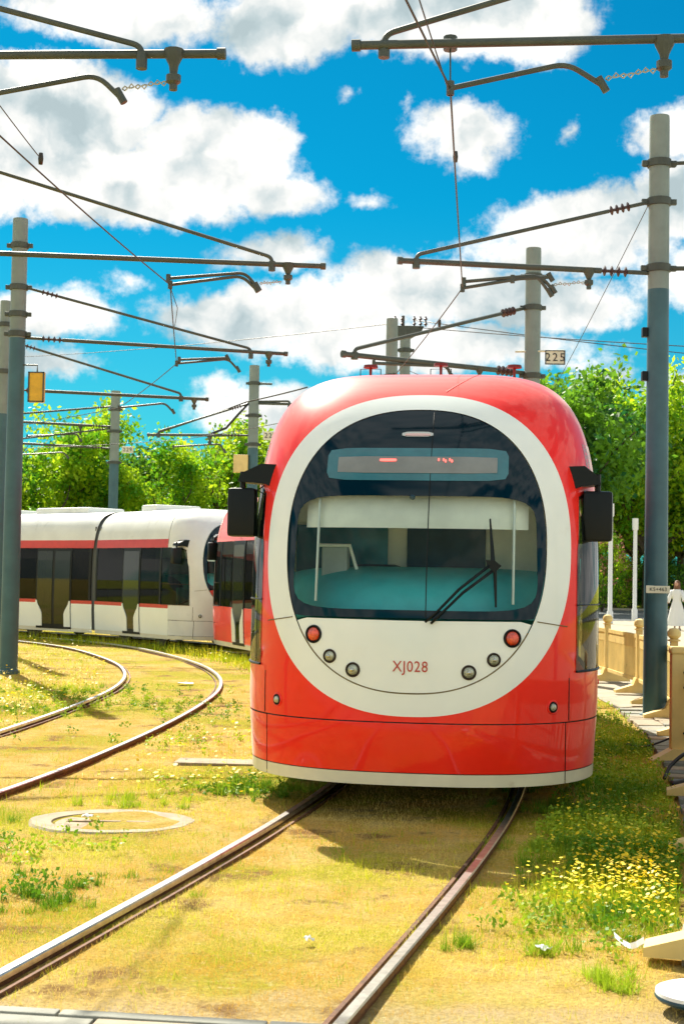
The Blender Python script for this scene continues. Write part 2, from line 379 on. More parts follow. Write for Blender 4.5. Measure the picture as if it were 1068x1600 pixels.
# ------------------------------------------------------------------ tracks
def sweep(mb, line, prof, mi=None):
    t = np.gradient(line, axis=0); t /= np.linalg.norm(t, axis=1)[:, None]
    rows = [[(p[0]+q[1]*u, p[1]-q[0]*u, v) for u, v in prof] for p, q in zip(line, t)]
    b = len(mb.f); mb.grid(rows, closed=True)
    if mi:
        n = len(prof)
        for i in range(b, len(mb.f)): mb.mi[i] = mi[(i-b) % n]
    n = len(prof); mb.add(rows[0], [tuple(range(n))]); mb.add(rows[-1], [tuple(range(n))[::-1]])
def rail_line(path, d, s1=58):
    l = path.offset(d); return l[(path.s < s1)]
def track(path, dl, dr, label):
    root = tag(bpy.data.objects.new('track', None), label, kind='structure'); COL.objects.link(root)
    for d, sg in ((dl, 1), (dr, -1)):                   # sg: side of the flangeway
        mb = MB(); h = .056
        prof = [(-.027*sg, h-.007), (-.021*sg, h), (.021*sg, h), (.027*sg, h-.007), (.028*sg, h-.03), (.016*sg, h-.042), (.014*sg, -.08), (-.014*sg, -.08), (-.016*sg, h-.042), (-.028*sg, h-.03)]
        sweep(mb, rail_line(path, d), prof, [0, 0, 0, 0, 1, 1, 1, 1, 1, 0 if False else 1])
        rail = mb.build('rail', [STEEL, RUST], root)
        mb = MB(); sweep(mb, rail_line(path, d+.082*sg), [(-.012*sg, .018), (.008*sg, .020), (.012*sg, -.08), (-.014*sg, -.08)])
        mb.build('guard_lip', RUST, rail)
    return root
G2 = .7175+.033
track(PATH2, -G2, G2, 'tram track running under the red tram')
track(LOOPR, -1.50, 0, 'curving tram track of the inner loop')

# ------------------------------------------------------------------ tram
HW = 1.325; HT = 3.30; ZC = 1.0; NN = 4.6; LN = 1.1
def halfw(z):
    if z <= ZC: return HW - (.03*max(0, .8-z)/.55)
    v = min(1, (z-ZC)/(HT-ZC)); return HW*max(0, 1-v**NN)**(1/NN)
def rho(x, z):
    u = abs(x)/HW
    if z <= ZC: return min(1, abs(x)/halfw(z))
    v = (z-ZC)/(HT-ZC); return min(1, (u**NN+v**NN)**(1/NN))
def lean(z): return .045*max(0, z-1)**2 + .06*max(0, .6-z)
def N(x, z):
    r = rho(x, z); return LN*(1-max(0, 1-r**2.6)**.5)+lean(z)
def in_e2(x, z): return (abs(x)/1.105)**2.32+(abs(z-1.90)/1.17)**2.32 < 1
def in_e1(x, z): return (abs(x)/.93)**2.32+(abs(z-1.915)/1.025)**2.32 < 1
def in_gl(x, z): return in_e1(x, z) and z > 1.41
def in_clear(x, z): return (abs(x)/(.875-.03*(z-1.5)))**7+(abs(z-1.875)/.405)**7 < 1
def radius(fn, t, c):
    a, b = 0, 3.
    for _ in range(30):
        m_ = (a+b)/2
        if fn(c[0]+m_*math.cos(t), c[1]+m_*math.sin(t)): a = m_
        else: b = m_
    return a
def zone(mb, fin, fout, c=(0, 1.9), n=128, k=8, off=0., gap_in=0., gap_out=0., ease=1., Nf=N, ang=None):
    rows = []
    for i in range(n):
        t = 2*PI*(i+.5)/n
        r0 = 0 if fin is None else radius(fin, t, c)+gap_in; r1 = radius(fout, t, c)-gap_out
        row = []
        for j in range(k+1):
            u = j/k; u = 1-(1-u)**ease; r = r0+(r1-r0)*u; x = c[0]+r*math.cos(t); z = c[1]+r*math.sin(t)
            row.append((x, Nf(x, z)-off, z))
        rows.append(row)
    rows.append(rows[0]); mb.grid(rows); return mb
def strip_on(mb, pts, w, off):                          # thin line lying on the nose
    P = [Vector((x, N(x, z)-off, z)) for x, z in pts]
    mb.tube(P, w, 6)
def disc_on(x, z):
    e = .02; nx = (N(x+e, z)-N(x-e, z))/(2*e); nz = (N(x, z+e)-N(x, z-e))/(2*e)
    n = Vector((nx, -1, nz)).normalized(); q = (-n).to_track_quat('Y', 'Z')     # local +y points into the body
    return Matrix.Translation((x, N(x, z), z)) @ q.to_matrix().to_4x4()
def empty_under(parent, mw, mesh_obj):
    mesh_obj.parent = parent; mesh_obj.matrix_local = mw; return mesh_obj

def side_x(z): return halfw(z)
def side_rect(mb, sx, y0, y1, z0, z1, off, nz=6, thick=.012):
    zz = [z0+(z1-z0)*i/nz for i in range(nz+1)]
    outer = [[(sx*(side_x(z)+off), y, z) for z in zz] for y in (y0, y1)]
    inner = [[(sx*(side_x(z)+off-thick), y, z) for z in zz] for y in (y0, y1)]
    mb.grid(outer); mb.grid(inner)
    for a, b in ((outer[0], inner[0]), (outer[1], inner[1])): mb.grid([a, b])
    mb.grid([[outer[0][0], outer[1][0]], [inner[0][0], inner[1][0]]]); mb.grid([[outer[0][-1], outer[1][-1]], [inner[0][-1], inner[1][-1]]])
SEC_T = [i/22 for i in range(23)]
def section(z_lo):                                       # points round the roof from left z_lo to right z_lo
    pts = []
    zs = [z_lo+(2.55-z_lo)*i/8 for i in range(9)]
    for z in zs: pts.append((-side_x(z), z))
    v0 = (2.55-ZC)/(HT-ZC)
    th0 = math.atan2(v0**(NN/2), (halfw(2.55)/HW)**(NN/2))
    m_ = 26
    for i in range(1, m_):
        th = th0+(PI-2*th0)*i/m_; c_, s_ = math.cos(th), math.sin(th)
        pts.append((-HW*math.copysign(abs(c_)**(2/NN), c_), ZC+(HT-ZC)*abs(s_)**(2/NN)))
    for z in zs[::-1]: pts.append((side_x(z), z))
    return pts

def door(mod, sx, y0, y1, low, leaf=2):
    """door y0..y1 on side sx: olive glass leaves, black frame, white flared kick panels"""
    mb = MB(); side_rect(mb, sx, y0, y1, .30, 2.36, .006, 8); d = mb.build('door', BLACK, mod)
    mb = MB(); w = (y1-y0)/leaf
    for k in range(leaf):
        side_rect(mb, sx, y0+k*w+.05, y0+(k+1)*w-.04, .42, 2.28, .012, 8)
    g = mb.build('door_glass', DGLASS, mod)
    for side in (0, 1):
        mb = MB(); zz = [.36+.66*i/8 for i in range(9)]; rows = []
        for o_ in (.024, .010):
            r1 = [];  r2 = []
            for z in zz:
                u = (z-.36)/.66; wd = .05+.19*(1-u)**.6 if u < 1 else .05
                q_ = min(1, (1-u)/.55); wd = .04+.19*q_*q_*(3-2*q_)
                a = y0+.01 if side == 0 else y1-.01; b = a+wd if side == 0 else a-wd
                r1.append((sx*(side_x(z)+o_), a, z)); r2.append((sx*(side_x(z)+o_), b, z))
            rows += [r1, r2]
        mb.grid([rows[0], rows[1]]); mb.grid([rows[2], rows[3]]); mb.grid([rows[0], rows[2]]); mb.grid([rows[1], rows[3]])
        mb.add([rows[0][0], rows[1][0], rows[3][0], rows[2][0]], [(0, 1, 2, 3)]); mb.add([rows[0][-1], rows[1][-1], rows[3][-1], rows[2][-1]], [(0, 1, 2, 3)])
        mb.build('door_kick_panel', low, mod)

def interior(mod, y0, y1):
    mb = MB(); mb.box(-1.2, 1.2, y0, y1, .42, .46); mb.build('cabin_floor', UNDER, mod)
    for sx in (-1, 1):
        for k in range(int((y1-y0)/1.1)):
            y = y0+.5+k*1.1; mb = MB(); x0, x1 = (.35, 1.15) if sx > 0 else (-1.15, -.35)
            mb.bbox(x0, x1, y, y+.42, .85, .95, .03); mb.bbox(x0, x1, y+.36, y+.46, .9, 1.55, .03); mb.build('passenger_seat', GREYP, mod)
def roofbox(mod, y0, y1, x=.62, h=.14):
    mb = MB(); mb.bbox(-x, x, y0, y1, HT-.06, HT+h, .05); mb.build('roof_equipment', WHITE2, mod)

def livery(kind):
    if kind == 'red': return dict(low=RED, roof=RED, stripe=RED, cant=RED, fair=RED, ring=WHITE, panel=WHITE, kick=WHITE, thin=RED)
    return dict(low=WHITE, roof=WHITE2, stripe=STRIPE, cant=WHITE2, fair=WHITE2, ring=WHITE2, panel=STRIPE, kick=WHITE, thin=STRIPE)

def body_shell(mod, y_lo_fn, L, lv, name='body_side'):
    # roof
    top = [p for p in section(.3) if p[1] >= 2.56]
    zb = 2.56
    pts = [(-side_x(zb), zb)]+[p for p in top if p[1] > zb+.005]+[(side_x(zb), zb)]
    rows = []
    for k in range(13):
        rows.append([(x, y_lo_fn(z)+(L-y_lo_fn(z))*k/12, z) for x, z in pts])
    mb = MB(); mb.grid(rows); mb.build('roof', lv['roof'], mod, smooth=40)
    for sx in (-1, 1):
        def band(z0, z1, m, nm, off=0., nz=4):
            mb = MB(); rows = []
            for k in range(9):
                rows.append([(sx*(side_x(z0+(z1-z0)*i/nz)+off), y_lo_fn(z0+(z1-z0)*i/nz)+(L-y_lo_fn(z0+(z1-z0)*i/nz))*k/8, z0+(z1-z0)*i/nz) for i in range(nz+1)])
            mb.grid(rows); o = mb.build(nm, m, mod, smooth=True); return o
        band(.335, .955, lv['low'], 'lower_side_panel')
        band(.955, 1.04, lv['thin'], 'waist_stripe')
        band(2.36, 2.56, lv['stripe'], 'cantrail_stripe')
        band(.24, .335, CREAM, 'side_skirt', -.004)
    # floor slab closing the body below
    mb = MB(); mb.box(-1.24, 1.24, 1.0, L-.02, .26, .40); mb.build('underframe', UNDER, mod)
    mb = MB()
    for z0, z1 in ((.30, 2.9),):
        mb.box(-1.22, 1.22, L-.03, L-.01, z0, z1)
    mb.build('end_bulkhead', RUBBER, mod)
def windows(mod, sx, spans, z0=1.04, z1=2.36, m=None):
    for y0, y1 in spans:
        mb = MB(); side_rect(mb, sx, y0, y1, z0+.004, z1-.004, -.004, 5); mb.build('side_window', m or SGLASS, mod)
def pillars(mod, sx, ys, w=.05):
    for y in ys:
        mb = MB(); side_rect(mb, sx, y-w/2, y+w/2, 1.045, 2.355, .002, 5, .02); mb.build('window_pillar', BLACK, mod)
def bogie(mod, yc):
    for dy in (-.85, .85):
        for sx in (-1, 1):
            mb = MB(); mb.lathe([(.27, -.045), (.30, -.045), (.305, -.02), (.28, -.01), (.275, .05), (.10, .06)], (sx*.75, yc+dy, .33), 20, 'x'); mb.build('wheel', WHEEL, mod, smooth=30)
    mb = MB(); mb.bbox(-1.0, 1.0, yc-1.2, yc+1.2, .20, .30, .02); mb.tube([(-.75, yc-.85, .33), (.75, yc-.85, .33)], .06); mb.tube([(-.75, yc+.85, .33), (.75, yc+.85, .33)], .06)
    mb.build('bogie_frame', UNDER, mod)

MXP = lambda s: 1.36 if s < 0 else 1.30
CORN = lambda x, z: abs(x) > 1.16 and 1.04 < z < 2.362
def nose_module(root, mw, lv, L=6.2, detail=True, number=None, doors=((2.35, 3.15),)):
    mb = MB()
    # dark under-skin just behind the panels: seams show it (whole nose except the windscreen)
    zone(mb, in_e1, lambda x, z: not CORN(x, z) and z > .27 and (z <= ZC and abs(x) < halfw(z)-.004 or z > ZC and rho(x, z) < .999), off=-.02, k=10, ease=1.7)
    mod = mb.build('nose_module', SEAM, root, smooth=True); mod.matrix_local = mw
    # red / white fairing round the ring
    mb = MB(); zone(mb, in_e2, lambda x, z: not CORN(x, z) and z > .692 and (z <= ZC and abs(x) < halfw(z) or z > ZC and rho(x, z) < .9999), gap_in=.0, k=18, ease=2.0, n=176)
    mb.build('nose_fairing', lv['fair'], mod, smooth=True)
    mb = MB(); zone(mb, in_e1, in_e2, off=.004, gap_in=.004, k=6); mb.build('front_ring', lv['ring'], mod, smooth=True)
    # narrow lips on the ring's edges give it thickness
    mb = MB(); rr = []
    for i in range(129):
        t = 2*PI*i/128; r = radius(in_e2, t, (0, 1.9)); x, z = r*math.cos(t), 1.9+r*math.sin(t); rr.append([(x, N(x, z)-.004, z), (x, N(x, z)+.01, z)])
    mb.grid(rr); mb.build('ring_edge', lv['ring'], mod, smooth=True)
    def in_panel(x, z): return in_e1(x, z) and z < 1.402
    mb = MB(); zone(mb, None, in_panel, c=(0, 1.15), gap_out=.006, off=.003, k=8); mb.build('front_panel', lv['panel'], mod, smooth=True)
    mb = MB(); zone(mb, in_clear, in_gl, gap_out=.004, off=.002, k=6); mb.build('windscreen_border', FRIT, mod, smooth=True)
    mb = MB(); zone(mb, None, in_clear, c=(0, 1.9), gap_out=-.004, off=-.004, k=8); mb.build('windscreen', WGLASS, mod, smooth=True)
    # bumper in three panels and the cream skirt
    def slab(x0, x1, z0, z1, off, m, nm, nx=24, nz=5):
        mb = MB(); rows = []
        for j in range(nz+1):
            z = z0+(z1-z0)*j/nz; row = []
            for i in range(nx+1):
                u = i/nx; x = x0+(x1-x0)*u; w = halfw(z)
                x = max(-w, min(w, x)); row.append((x, N(x, z)-off, z))
            rows.append(row)
        lo = [(p[0], p[1]+.05, p[2]) for p in rows[0]]; hi = [(p[0], p[1]+.04, p[2]) for p in rows[-1]]
        mb.grid([lo]+rows+[hi]); return mb.build(nm, m, mod, smooth=45)
    slab(-1.075, 1.075, .342, .683, .003, lv['fair'], 'bumper_panel', 36)
    slab(-1.075, 1.075, .250, .335, .002, CREAM, 'bumper_skirt', 36, 3)
    def corner(sx, z0, z1, m, nm, off, x0=1.082):
        mb = MB(); rows = []
        for j in range(9):
            z = z0+(z1-z0)*j/8; w = halfw(z); row = []
            for i in range(21):
                a = i/20; x = x0+(w-x0)*(1-(1-a)**2.4); row.append((sx*x, N(x, z)-off, z))
            rows.append(row)
        lo = [(p[0]*.985, p[1]+.05, p[2]) for p in rows[0]]
        mb.grid([lo]+rows); mb.build(nm, m, mod, smooth=45)
    for sx in (-1, 1):
        corner(sx, .342, .683, lv['fair'], 'corner_panel', .003); corner(sx, .250, .335, CREAM, 'corner_skirt', .002); corner(sx, .695, 1.038, lv['fair'], 'upper_corner_panel', .003, 1.105); corner(sx, 2.362, 2.46, lv['fair'], 'roof_corner_panel', .003, 1.15)
        # wrap-round corner glass
        mb = MB(); rows = []
        for j in range(13):
            z = 1.045+(2.36-1.045)*j/12; w = halfw(z); row = []
            xs_ = 1.15 if z < 1.9 else 1.15+.05*(z-1.9)/.46
            for i in range(15):
                a = i/14; x = xs_+(w-xs_)*(1-(1-a)**2.2); row.append((sx*(x+.004*a), N(x, z)-.006*(1-a*.8), z))
            row.append((sx*(w+.004), LN+lean(z)+.25, z))
            rows.append(row)
        mb.grid(rows); mb.build('corner_glass', CGLASS if detail else SGLASS, mod, smooth=45)
        for zz, r_ in ((1.043, .009), (1.52, .006)):
            mb = MB()
            pts = []
            for i in range(12):
                a = i/11; w = halfw(zz); x = 1.15+(w-1.15)*(1-(1-a)**2.2); pts.append((sx*(x+.004), N(x, zz)-.010, zz))
            pts.append((sx*(w+.006), LN+lean(zz)+.3, zz)); mb.tube(pts, r_, 6)
            mb.build('glass_trim', BLACK if detail else SEAM, mod)
        # vertical seam of the corner panel
        mb = MB(); strip_on(mb, [(sx*1.10, .70+.02*i) for i in range(16)], .004, .0); mb.build('panel_seam', SEAM, mod)
        # corner marker lens near the roof
        if not detail: continue
        mb = MB(); rows = []
        for j in range(5):
            z = 2.52+.2*j/4; w = halfw(z); rows.append([(sx*(w-.055), N(w-.055, z)-.004, z), (sx*(w-.025), N(w-.025, z)-.005, z), (sx*(w-.004), N(w-.008, z)-.004, z), (sx*(w+.006), LN+lean(z)+.06, z), (sx*(w+.005), LN+lean(z)+.18, z)])
        mb.grid(rows); mb.build('corner_marker', AMBER, mod)
    mb = MB(); strip_on(mb, [(-.872-.03*i/1., 1.402-.005*i) for i in range(8)], .004, .006); strip_on(mb, [(.872+.03*i, 1.402-.005*i) for i in range(8)], .004, .006)
    # lower arc groove between panel and ring
    arc = []
    for i in range(61):
        t = PI+.62+(PI-1.24)*i/60; r = radius(in_e1, t, (0, 1.9)); arc.append((r*math.cos(t), 1.9+r*math.sin(t)))
    strip_on(mb, arc, .0055, .002); mb.build('ring_seam', SEAMO, mod)
    # body
    body_shell(mod, lambda z: LN+lean(z), L, lv)
    bogie(mod, 3.1)
    for sx in (-1, 1):
        spans = []; y = LN+.42
        if sx < 0 or True:
            windows(mod, sx, [(LN+.36, doors[0][0])], m=CGLASS if detail else SGLASS); windows(mod, sx, [(doors[0][1], 4.6), (4.6, L-.1)] if L > 5 else [(doors[0][1], L-.1)])
            pillars(mod, sx, [LN+.36, 4.6, L-.06] if L > 5 else [LN+.36, L-.06], .07)
        for (a, b) in doors: door(mod, sx, a, b, lv['kick'], 1)
    interior(mod, 3.3, L-.1)
    roofbox(mod, 2.9, L-.9)
    # cab
    mb = MB(); mb.add([(-1.20, 1.9, .45), (1.20, 1.9, .45), (1.20, 1.9, 2.85), (-1.20, 1.9, 2.85)], [(0, 1, 2, 3)])
    mb.box(-1.20, 1.20, 1.86, 1.92, .45, 1.30); mb.box(-1.20, -.30, 1.86, 1.92, 2.15, 2.85); mb.box(.42, 1.20, 1.86, 1.92, .45, 2.85); mb.box(-.30, .42, 1.86, 1.92, 2.3, 2.85)
    mb.box(-.36, -.20, 1.84, 1.92, 1.3, 2.3)
    cabw = mb.build('cab_partition', BEIGE, mod)
    mb = MB(); mb.box(-.20, .44, 1.80, 1.855, .6, 2.16); mb.build('cab_door', DNAVY, mod)
    mb = MB(); mb.box(-1.12, -.36, 1.81, 1.855, 1.35, 2.12); mb.build('partition_window', SIGNB, mod)
    mb = MB(); rows = []
    for j in range(9):
        a = j/8; z = 1.42+.36*math.sin(a*PI/2); yy = .42+.75*(1-math.cos(a*PI/2)); row = []
        for i in range(21):
            u = -1+2*i/20; w = .98+.14*a; row.append((u*w, yy+.55*abs(u)**3, z-.05*abs(u)**4))
        rows.append(row)
    mb.grid(rows); mb.build('dashboard', TEAL, mod, smooth=True)
    mb = MB(); mb.box(-1.15, 1.15, .98, 1.05, .5, 1.44); mb.build('cab_front_wall', TEAL, mod)
    mb = MB(); rows = [[(x, N(x, z)+.10, z) for x in [-.80+1.6*i/16 for i in range(17)]] for z in (2.05, 2.15, 2.28, 2.40)]
    mb.grid(rows); mb.build('sun_blind', BEIGE, mod)
    mb = MB(); mb.box(-.92, .92, 1.15, 1.85, 2.84, 2.87); mb.build('cab_ceiling', BEIGE, mod)
    mb = MB(); mb.box(-1.15, 1.15, 1.06, 1.84, .50, .53); mb.build('cab_floor', GREYP, mod)
    if detail:
        mb = MB(); mb.bbox(-.78, -.58, .95, 1.12, 1.58, 1.93, .02); mb.build('cab_monitor', GREYP, mod)
        mb = MB(); mb.tube([(-.80, .93, 1.935), (-.56, .93, 1.935), (-.50, .98, 1.72), (-.50, 1.0, 1.62)], .014); mb.build('monitor_frame', WHITE, mod)
        for x in (-.70, .70):
            mb = MB(); x2 = x; mb.tube([(x, N(x, 1.55)+.05, 1.52), (x, N(x, 2.2)+.07, 2.26)], .010); mb.build('blind_cord', WHITE, mod)
        mb = MB(); mb.bbox(-.62, -.22, 1.55, 1.68, 1.15, 1.80, .06); mb.build('driver_seat', DNAVY, mod)
        # windscreen centre split line
        mb = MB(); strip_on(mb, [(.10, 1.42+1.50*i/24) for i in range(25)], .0045, .003); mb.build('windscreen_joint', BLACK, mod)
        # destination display
        def rrect(cx, cz, a, b, n_=9): return lambda x, z: (abs(x-cx)/a)**n_+(abs(z-cz)/b)**n_ < 1
        mb = MB(); zone(mb, None, rrect(0, 2.515, .655, .122), c=(0, 2.515), n=96, k=6, off=.006); db = mb.build('display_housing', SIGNB, mod, smooth=True)
        mb = MB(); zone(mb, None, rrect(0, 2.51, .575, .062, 30), c=(0, 2.51), n=96, k=6, off=.010); mb.build('display_screen', SIGND, mod, smooth=True)
        mb = MB(); zone(mb, None, rrect(-.21, 2.545, .075, .009, 4), c=(-.21, 2.545), n=24, k=2, off=.014); mb.build('display_lettering', LEDR, mod)
        for k, (x, z) in enumerate([(.155, 2.55), (.19, 2.55), (.205, 2.54), (.235, 2.55), (.25, 2.54)]):
            mb = MB(); zone(mb, None, rrect(x, z, .006, .011, 4), c=(x, z), n=10, k=1, off=.014); mb.build('display_lettering', LEDR, mod)
        mb = MB(); zone(mb, None, rrect(-.01, 2.745, .115, .02, 4), c=(-.01, 2.745), n=40, k=2, off=.008); mb.build('marker_housing', CHROME, mod)
        mb = MB(); zone(mb, None, rrect(-.01, 2.742, .10, .010, 4), c=(-.01, 2.742), n=40, k=2, off=.012); mb.build('marker_light', PINKL, mod)
        mb = MB(); mb.lathe([(.001, -.02), (.012, -.018), (.02, 0)], (-.02, N(-.02, 2.27)+.0, 2.27), 10, 'y'); mb.build('windscreen_sensor', DNAVY, mod)
        # wiper
        W = lambda x, z, o: Vector((x, N(x, z)-o, z))
        mb = MB(); mb.tube([W(.55, 1.80, .05), W(.33, 1.62, .05), W(.17, 1.45, .035), W(.10, 1.39, .02)], [.011, .010, .009, .009]); mb.tube([W(.58, 1.77, .05), W(.36, 1.60, .05), W(.20, 1.44, .035), W(.14, 1.38, .02)], [.011, .010, .009, .009])
        mb.build('wiper_arm', BLACK, mod, smooth=True)
        mb = MB(); mb.tube([W(.535, 2.12, .03), W(.56, 1.82, .03)], [.006, .016]); mb.tube([W(.575, 1.76, .03), W(.585, 1.50, .025)], [.014, .007]); mb.build('wiper_blade', BLACK, mod)
        mb = MB(); p = W(.565, 1.79, .045); mb.prism([(p.x-.055, p.z+.04), (p.x+.01, p.z+.035), (p.x+.055, p.z+.0), (p.x+.01, p.z-.05), (p.x-.04, p.z-.01)], p.y-.02, p.y+.03); mb.build('wiper_pivot', BLACK, mod)
    # lamps
    for sx in (-1, 1):
        for (x, z, r, m, nm) in ((.70, 1.285, .058, LAMPR, 'tail_lamp'), (.575, 1.135, .044, LAMPW, 'headlamp'), (.405, 1.045, .047, LAMPW, 'headlamp'), (.985, .80, .034, LAMPW, 'fog_lamp')):
            x = x*sx
            mb = MB(); mb.lathe([(r*.86, -.004), (r*1.0, -.013), (r*1.10, -.011), (r*1.16, .004), (r*1.16, .02), (r*.86, .02)], n=28, axis='y')
            rim = empty_under(mod, disc_on(x, z), mb.build(nm, BLACK if nm != 'headlamp' else SEAM, None, smooth=35))
            mb = MB(); mb.lathe([(r*.87, .0), (r*.8, -.010), (r*.62, -.018), (r*.40, -.023), (r*.18, -.025), (.0005, -.0255)], n=28, axis='y')
            empty_under(mod, disc_on(x, z), mb.build(nm+'_lens', m, None, smooth=True))
            if nm == 'headlamp':
                mb = MB(); mb.lathe([(r*.3, -.027), (r*.25, -.034), (.0005, -.036)], n=14, axis='y')
                empty_under(mod, disc_on(x, z), mb.build('lamp_bulb', CHROME, None, smooth=True))
            if nm == 'fog_lamp':
                mb = MB(); mb.lathe([(r*1.16, .0), (r*1.22, -.008), (r*1.5, -.002), (r*1.5, .01)], n=28, axis='y'); empty_under(mod, disc_on(x, z), mb.build('lamp_recess', lv['fair'], None, smooth=True))
    # mirrors
    for sx in (-1, 1):
        mb = MB(); mb.bbox(sx*MXP(sx)-.108, sx*MXP(sx)+.108, .66, .80, 1.985, 2.355, .03); mb.build('mirror', BLACK, mod, smooth=30)
        mb = MB(); pr = [(1.08, 2.53), (1.20, 2.535), (MXP(sx), 2.46), (MXP(sx)+.02, 2.40), (1.18, 2.385), (1.12, 2.36)]
        mb.prism([(sx*x, z) for x, z in pr], .62, .86); mb.tube([(sx*MXP(sx), .72, 2.48), (sx*MXP(sx), .72, 2.30)], .022)
        mb.build('mirror_arm', BLACK, mod)
    if detail:
        mb = MB(); mb.tube([(-1.18, .74, 2.39), (-1.24, .70, 2.34), (-1.18, .72, 2.30), (-1.12, .75, 2.36), (-1.10, .78, 2.28)], .006); mb.build('mirror_cable', BLACK, mod)
        for x in (-.62, .0, .64):
            mb = MB(); zt = ZC+(HT-ZC)*(1-(abs(x)/HW)**NN)**(1/NN); y = 2.6
            mb.lathe([(.03, zt-.03), (.022, zt+.04), (.012, zt+.19), (.014, zt+.25), (.065, zt+.255), (.06, zt+.28), (.0, zt+.285)], (x, y, 0), 14); mb.build('roof_antenna', mat('dark red antenna', (.14, .015, .01), .5), mod, smooth=30)
        for x in (-.62, .0):
            mb = MB(); zt = HT-.02; mb.tube([(x-.09, 2.6, zt-.02), (x-.09, 2.6, zt+.25), (x+.09, 2.6, zt+.25), (x+.09, 2.6, zt-.02)], .005, 5); mb.build('antenna_guard', BLACK, mod)
        mb = MB(); mb.tube([(HW, 2.2, .86), (HW+.05, 2.2, .86)], .022); mb.build('side_knob', RED, mod)
        mb = MB(); strip_on(mb, [(.17+.015*i, 3.10+.012*i) for i in range(16) if 3.1+.012*i < 3.30], .003, .0); mb.build('roof_joint', STRIPE, mod)
    if number:
        x, z = -.0, 1.075
        text_mesh('fleet_number', number, .108, TEXTR, mod, disc_on(x, z) @ Matrix.Translation((0, -.006, 0)) @ Matrix.Rotation(PI/2, 4, 'X'), space=1.08, squeeze=.88)
    # numbers are read from outside: local +x to the right, seen along +y
    return mod

def mid_module(root, mw, lv, L=7.6, doors=((.75, 2.05), (5.0, 6.3))):
    mb = MB(); mb.box(-1.22, 1.22, .02, .05, .30, 2.9); mod = mb.build('centre_module', RUBBER, root); mod.matrix_local = mw
    body_shell(mod, lambda z: 0., L, lv)
    for sx in (-1, 1):
        windows(mod, sx, [(.12, doors[0][0]), (doors[0][1], (doors[0][1]+doors[1][0])/2), ((doors[0][1]+doors[1][0])/2, doors[1][0]), (doors[1][1], L-.12)])
        pillars(mod, sx, [.09, (doors[0][1]+doors[1][0])/2, L-.09], .08)
        for a, b in doors: door(mod, sx, a, b, lv['kick'], 2)
    interior(mod, .3, L-.3); roofbox(mod, 1.0, 3.0); roofbox(mod, 4.4, 6.6)
    bogie(mod, L/2)
    return mod
def bellows(root, p, q, mwrot):
    mb = MB(); n = 9
    d = (q-p); L = d.length; rows = []
    sec = section(.32)
    for k in range(2*n+1):
        s = .93 if k % 2 else .965; y = L*k/(2*n); rows.append([(x*s, y, .32+(z-.32)*(.975 if k % 2 == 0 else .955)) for x, z in sec])
    mb.grid(rows); o = mb.build('bellows', RUBBER, root); o.matrix_local = mwrot; return o
def frame_between(a, b, flip=False):
    d = Vector((b[0]-a[0], b[1]-a[1], 0)).normalized(); xax = Vector((d.y, -d.x, 0))
    if flip: d = -d; xax = -xax; a = b
    M = Matrix(((xax.x, d.x, 0, a[0]), (xax.y, d.y, 0, a[1]), (0, 0, 1, 0), (0, 0, 0, 1))); return M

def build_tram(kind, s0, mods, label, number=None, detail=True):
    lv = livery(kind); p0 = PATH2.at(s0)
    nudge = .07 if kind == 'red' else 0.
    root = thing(kind+'_tram', label, 'tram', (p0[0]+nudge, p0[1], 0)); inv = Matrix.Translation((-p0[0], -p0[1], 0))
    s = s0; prev = None
    for typ, L in mods:
        a, b = PATH2.at(s), PATH2.at(s+L)
        if prev is not None:
            q = Vector((a[0], a[1], 0)); bellows(root, prev, q, inv @ frame_between(prev, q))
        if typ == 'nose': nose_module(root, inv @ frame_between(a, b), lv, L, detail, number)
        elif typ == 'tail': nose_module(root, inv @ frame_between(a, b, True), lv, L, False, None)
        else: mid_module(root, inv @ frame_between(a, b), lv, L)
        prev = Vector((b[0], b[1], 0)); s += L+.45
    return root, s
S1 = PATH2.s_at_y(10.27)
tram1, e1 = build_tram('red', S1, [('nose', 6.2), ('mid', 8.8), ('tail', 6.4)], 'red tram with white oval ring and number XJ028 facing the viewer', 'XJ028')
S2 = e1+.15
tram2, e2 = build_tram('white', S2, [('nose', 4.5), ('mid', 7.2), ('mid', 7.2)], 'white tram with red stripes standing on the bend behind the red tram', None, False)
tram2.scale = (1, 1, .96)
# pantograph of the white tram
def pantograph(root, s):
    p = PATH2.at(s)-np.array(root.location[:2]); M = Matrix.Translation((p[0], p[1], HT))
    mb = MB(); mb.box(-.4, .4, -.5, .5, .10, .14); mb.tube([(-.35, .4, .14), (-.12, -.5, .75)], .03); mb.tube([(.35, .4, .14), (.12, -.5, .75)], .03)
    mb.tube([(-.12, -.5, .75), (-.45, .3, 1.75)], .022); mb.tube([(.12, -.5, .75), (.45, .3, 1.75)], .022)
    mb.tube([(-.9, .3, 1.62), (-.7, .3, 1.76), (.7, .3, 1.76), (.9, .3, 1.62)], .022); mb.tube([(-.2, -.5, .75), (.2, -.5, .75)], .03)
    o = mb.build('pantograph', TUBEM, root, smooth=40); o.matrix_local = M @ Matrix.Rotation(.6, 4, 'Z')
pantograph(tram2, S2+15.6)

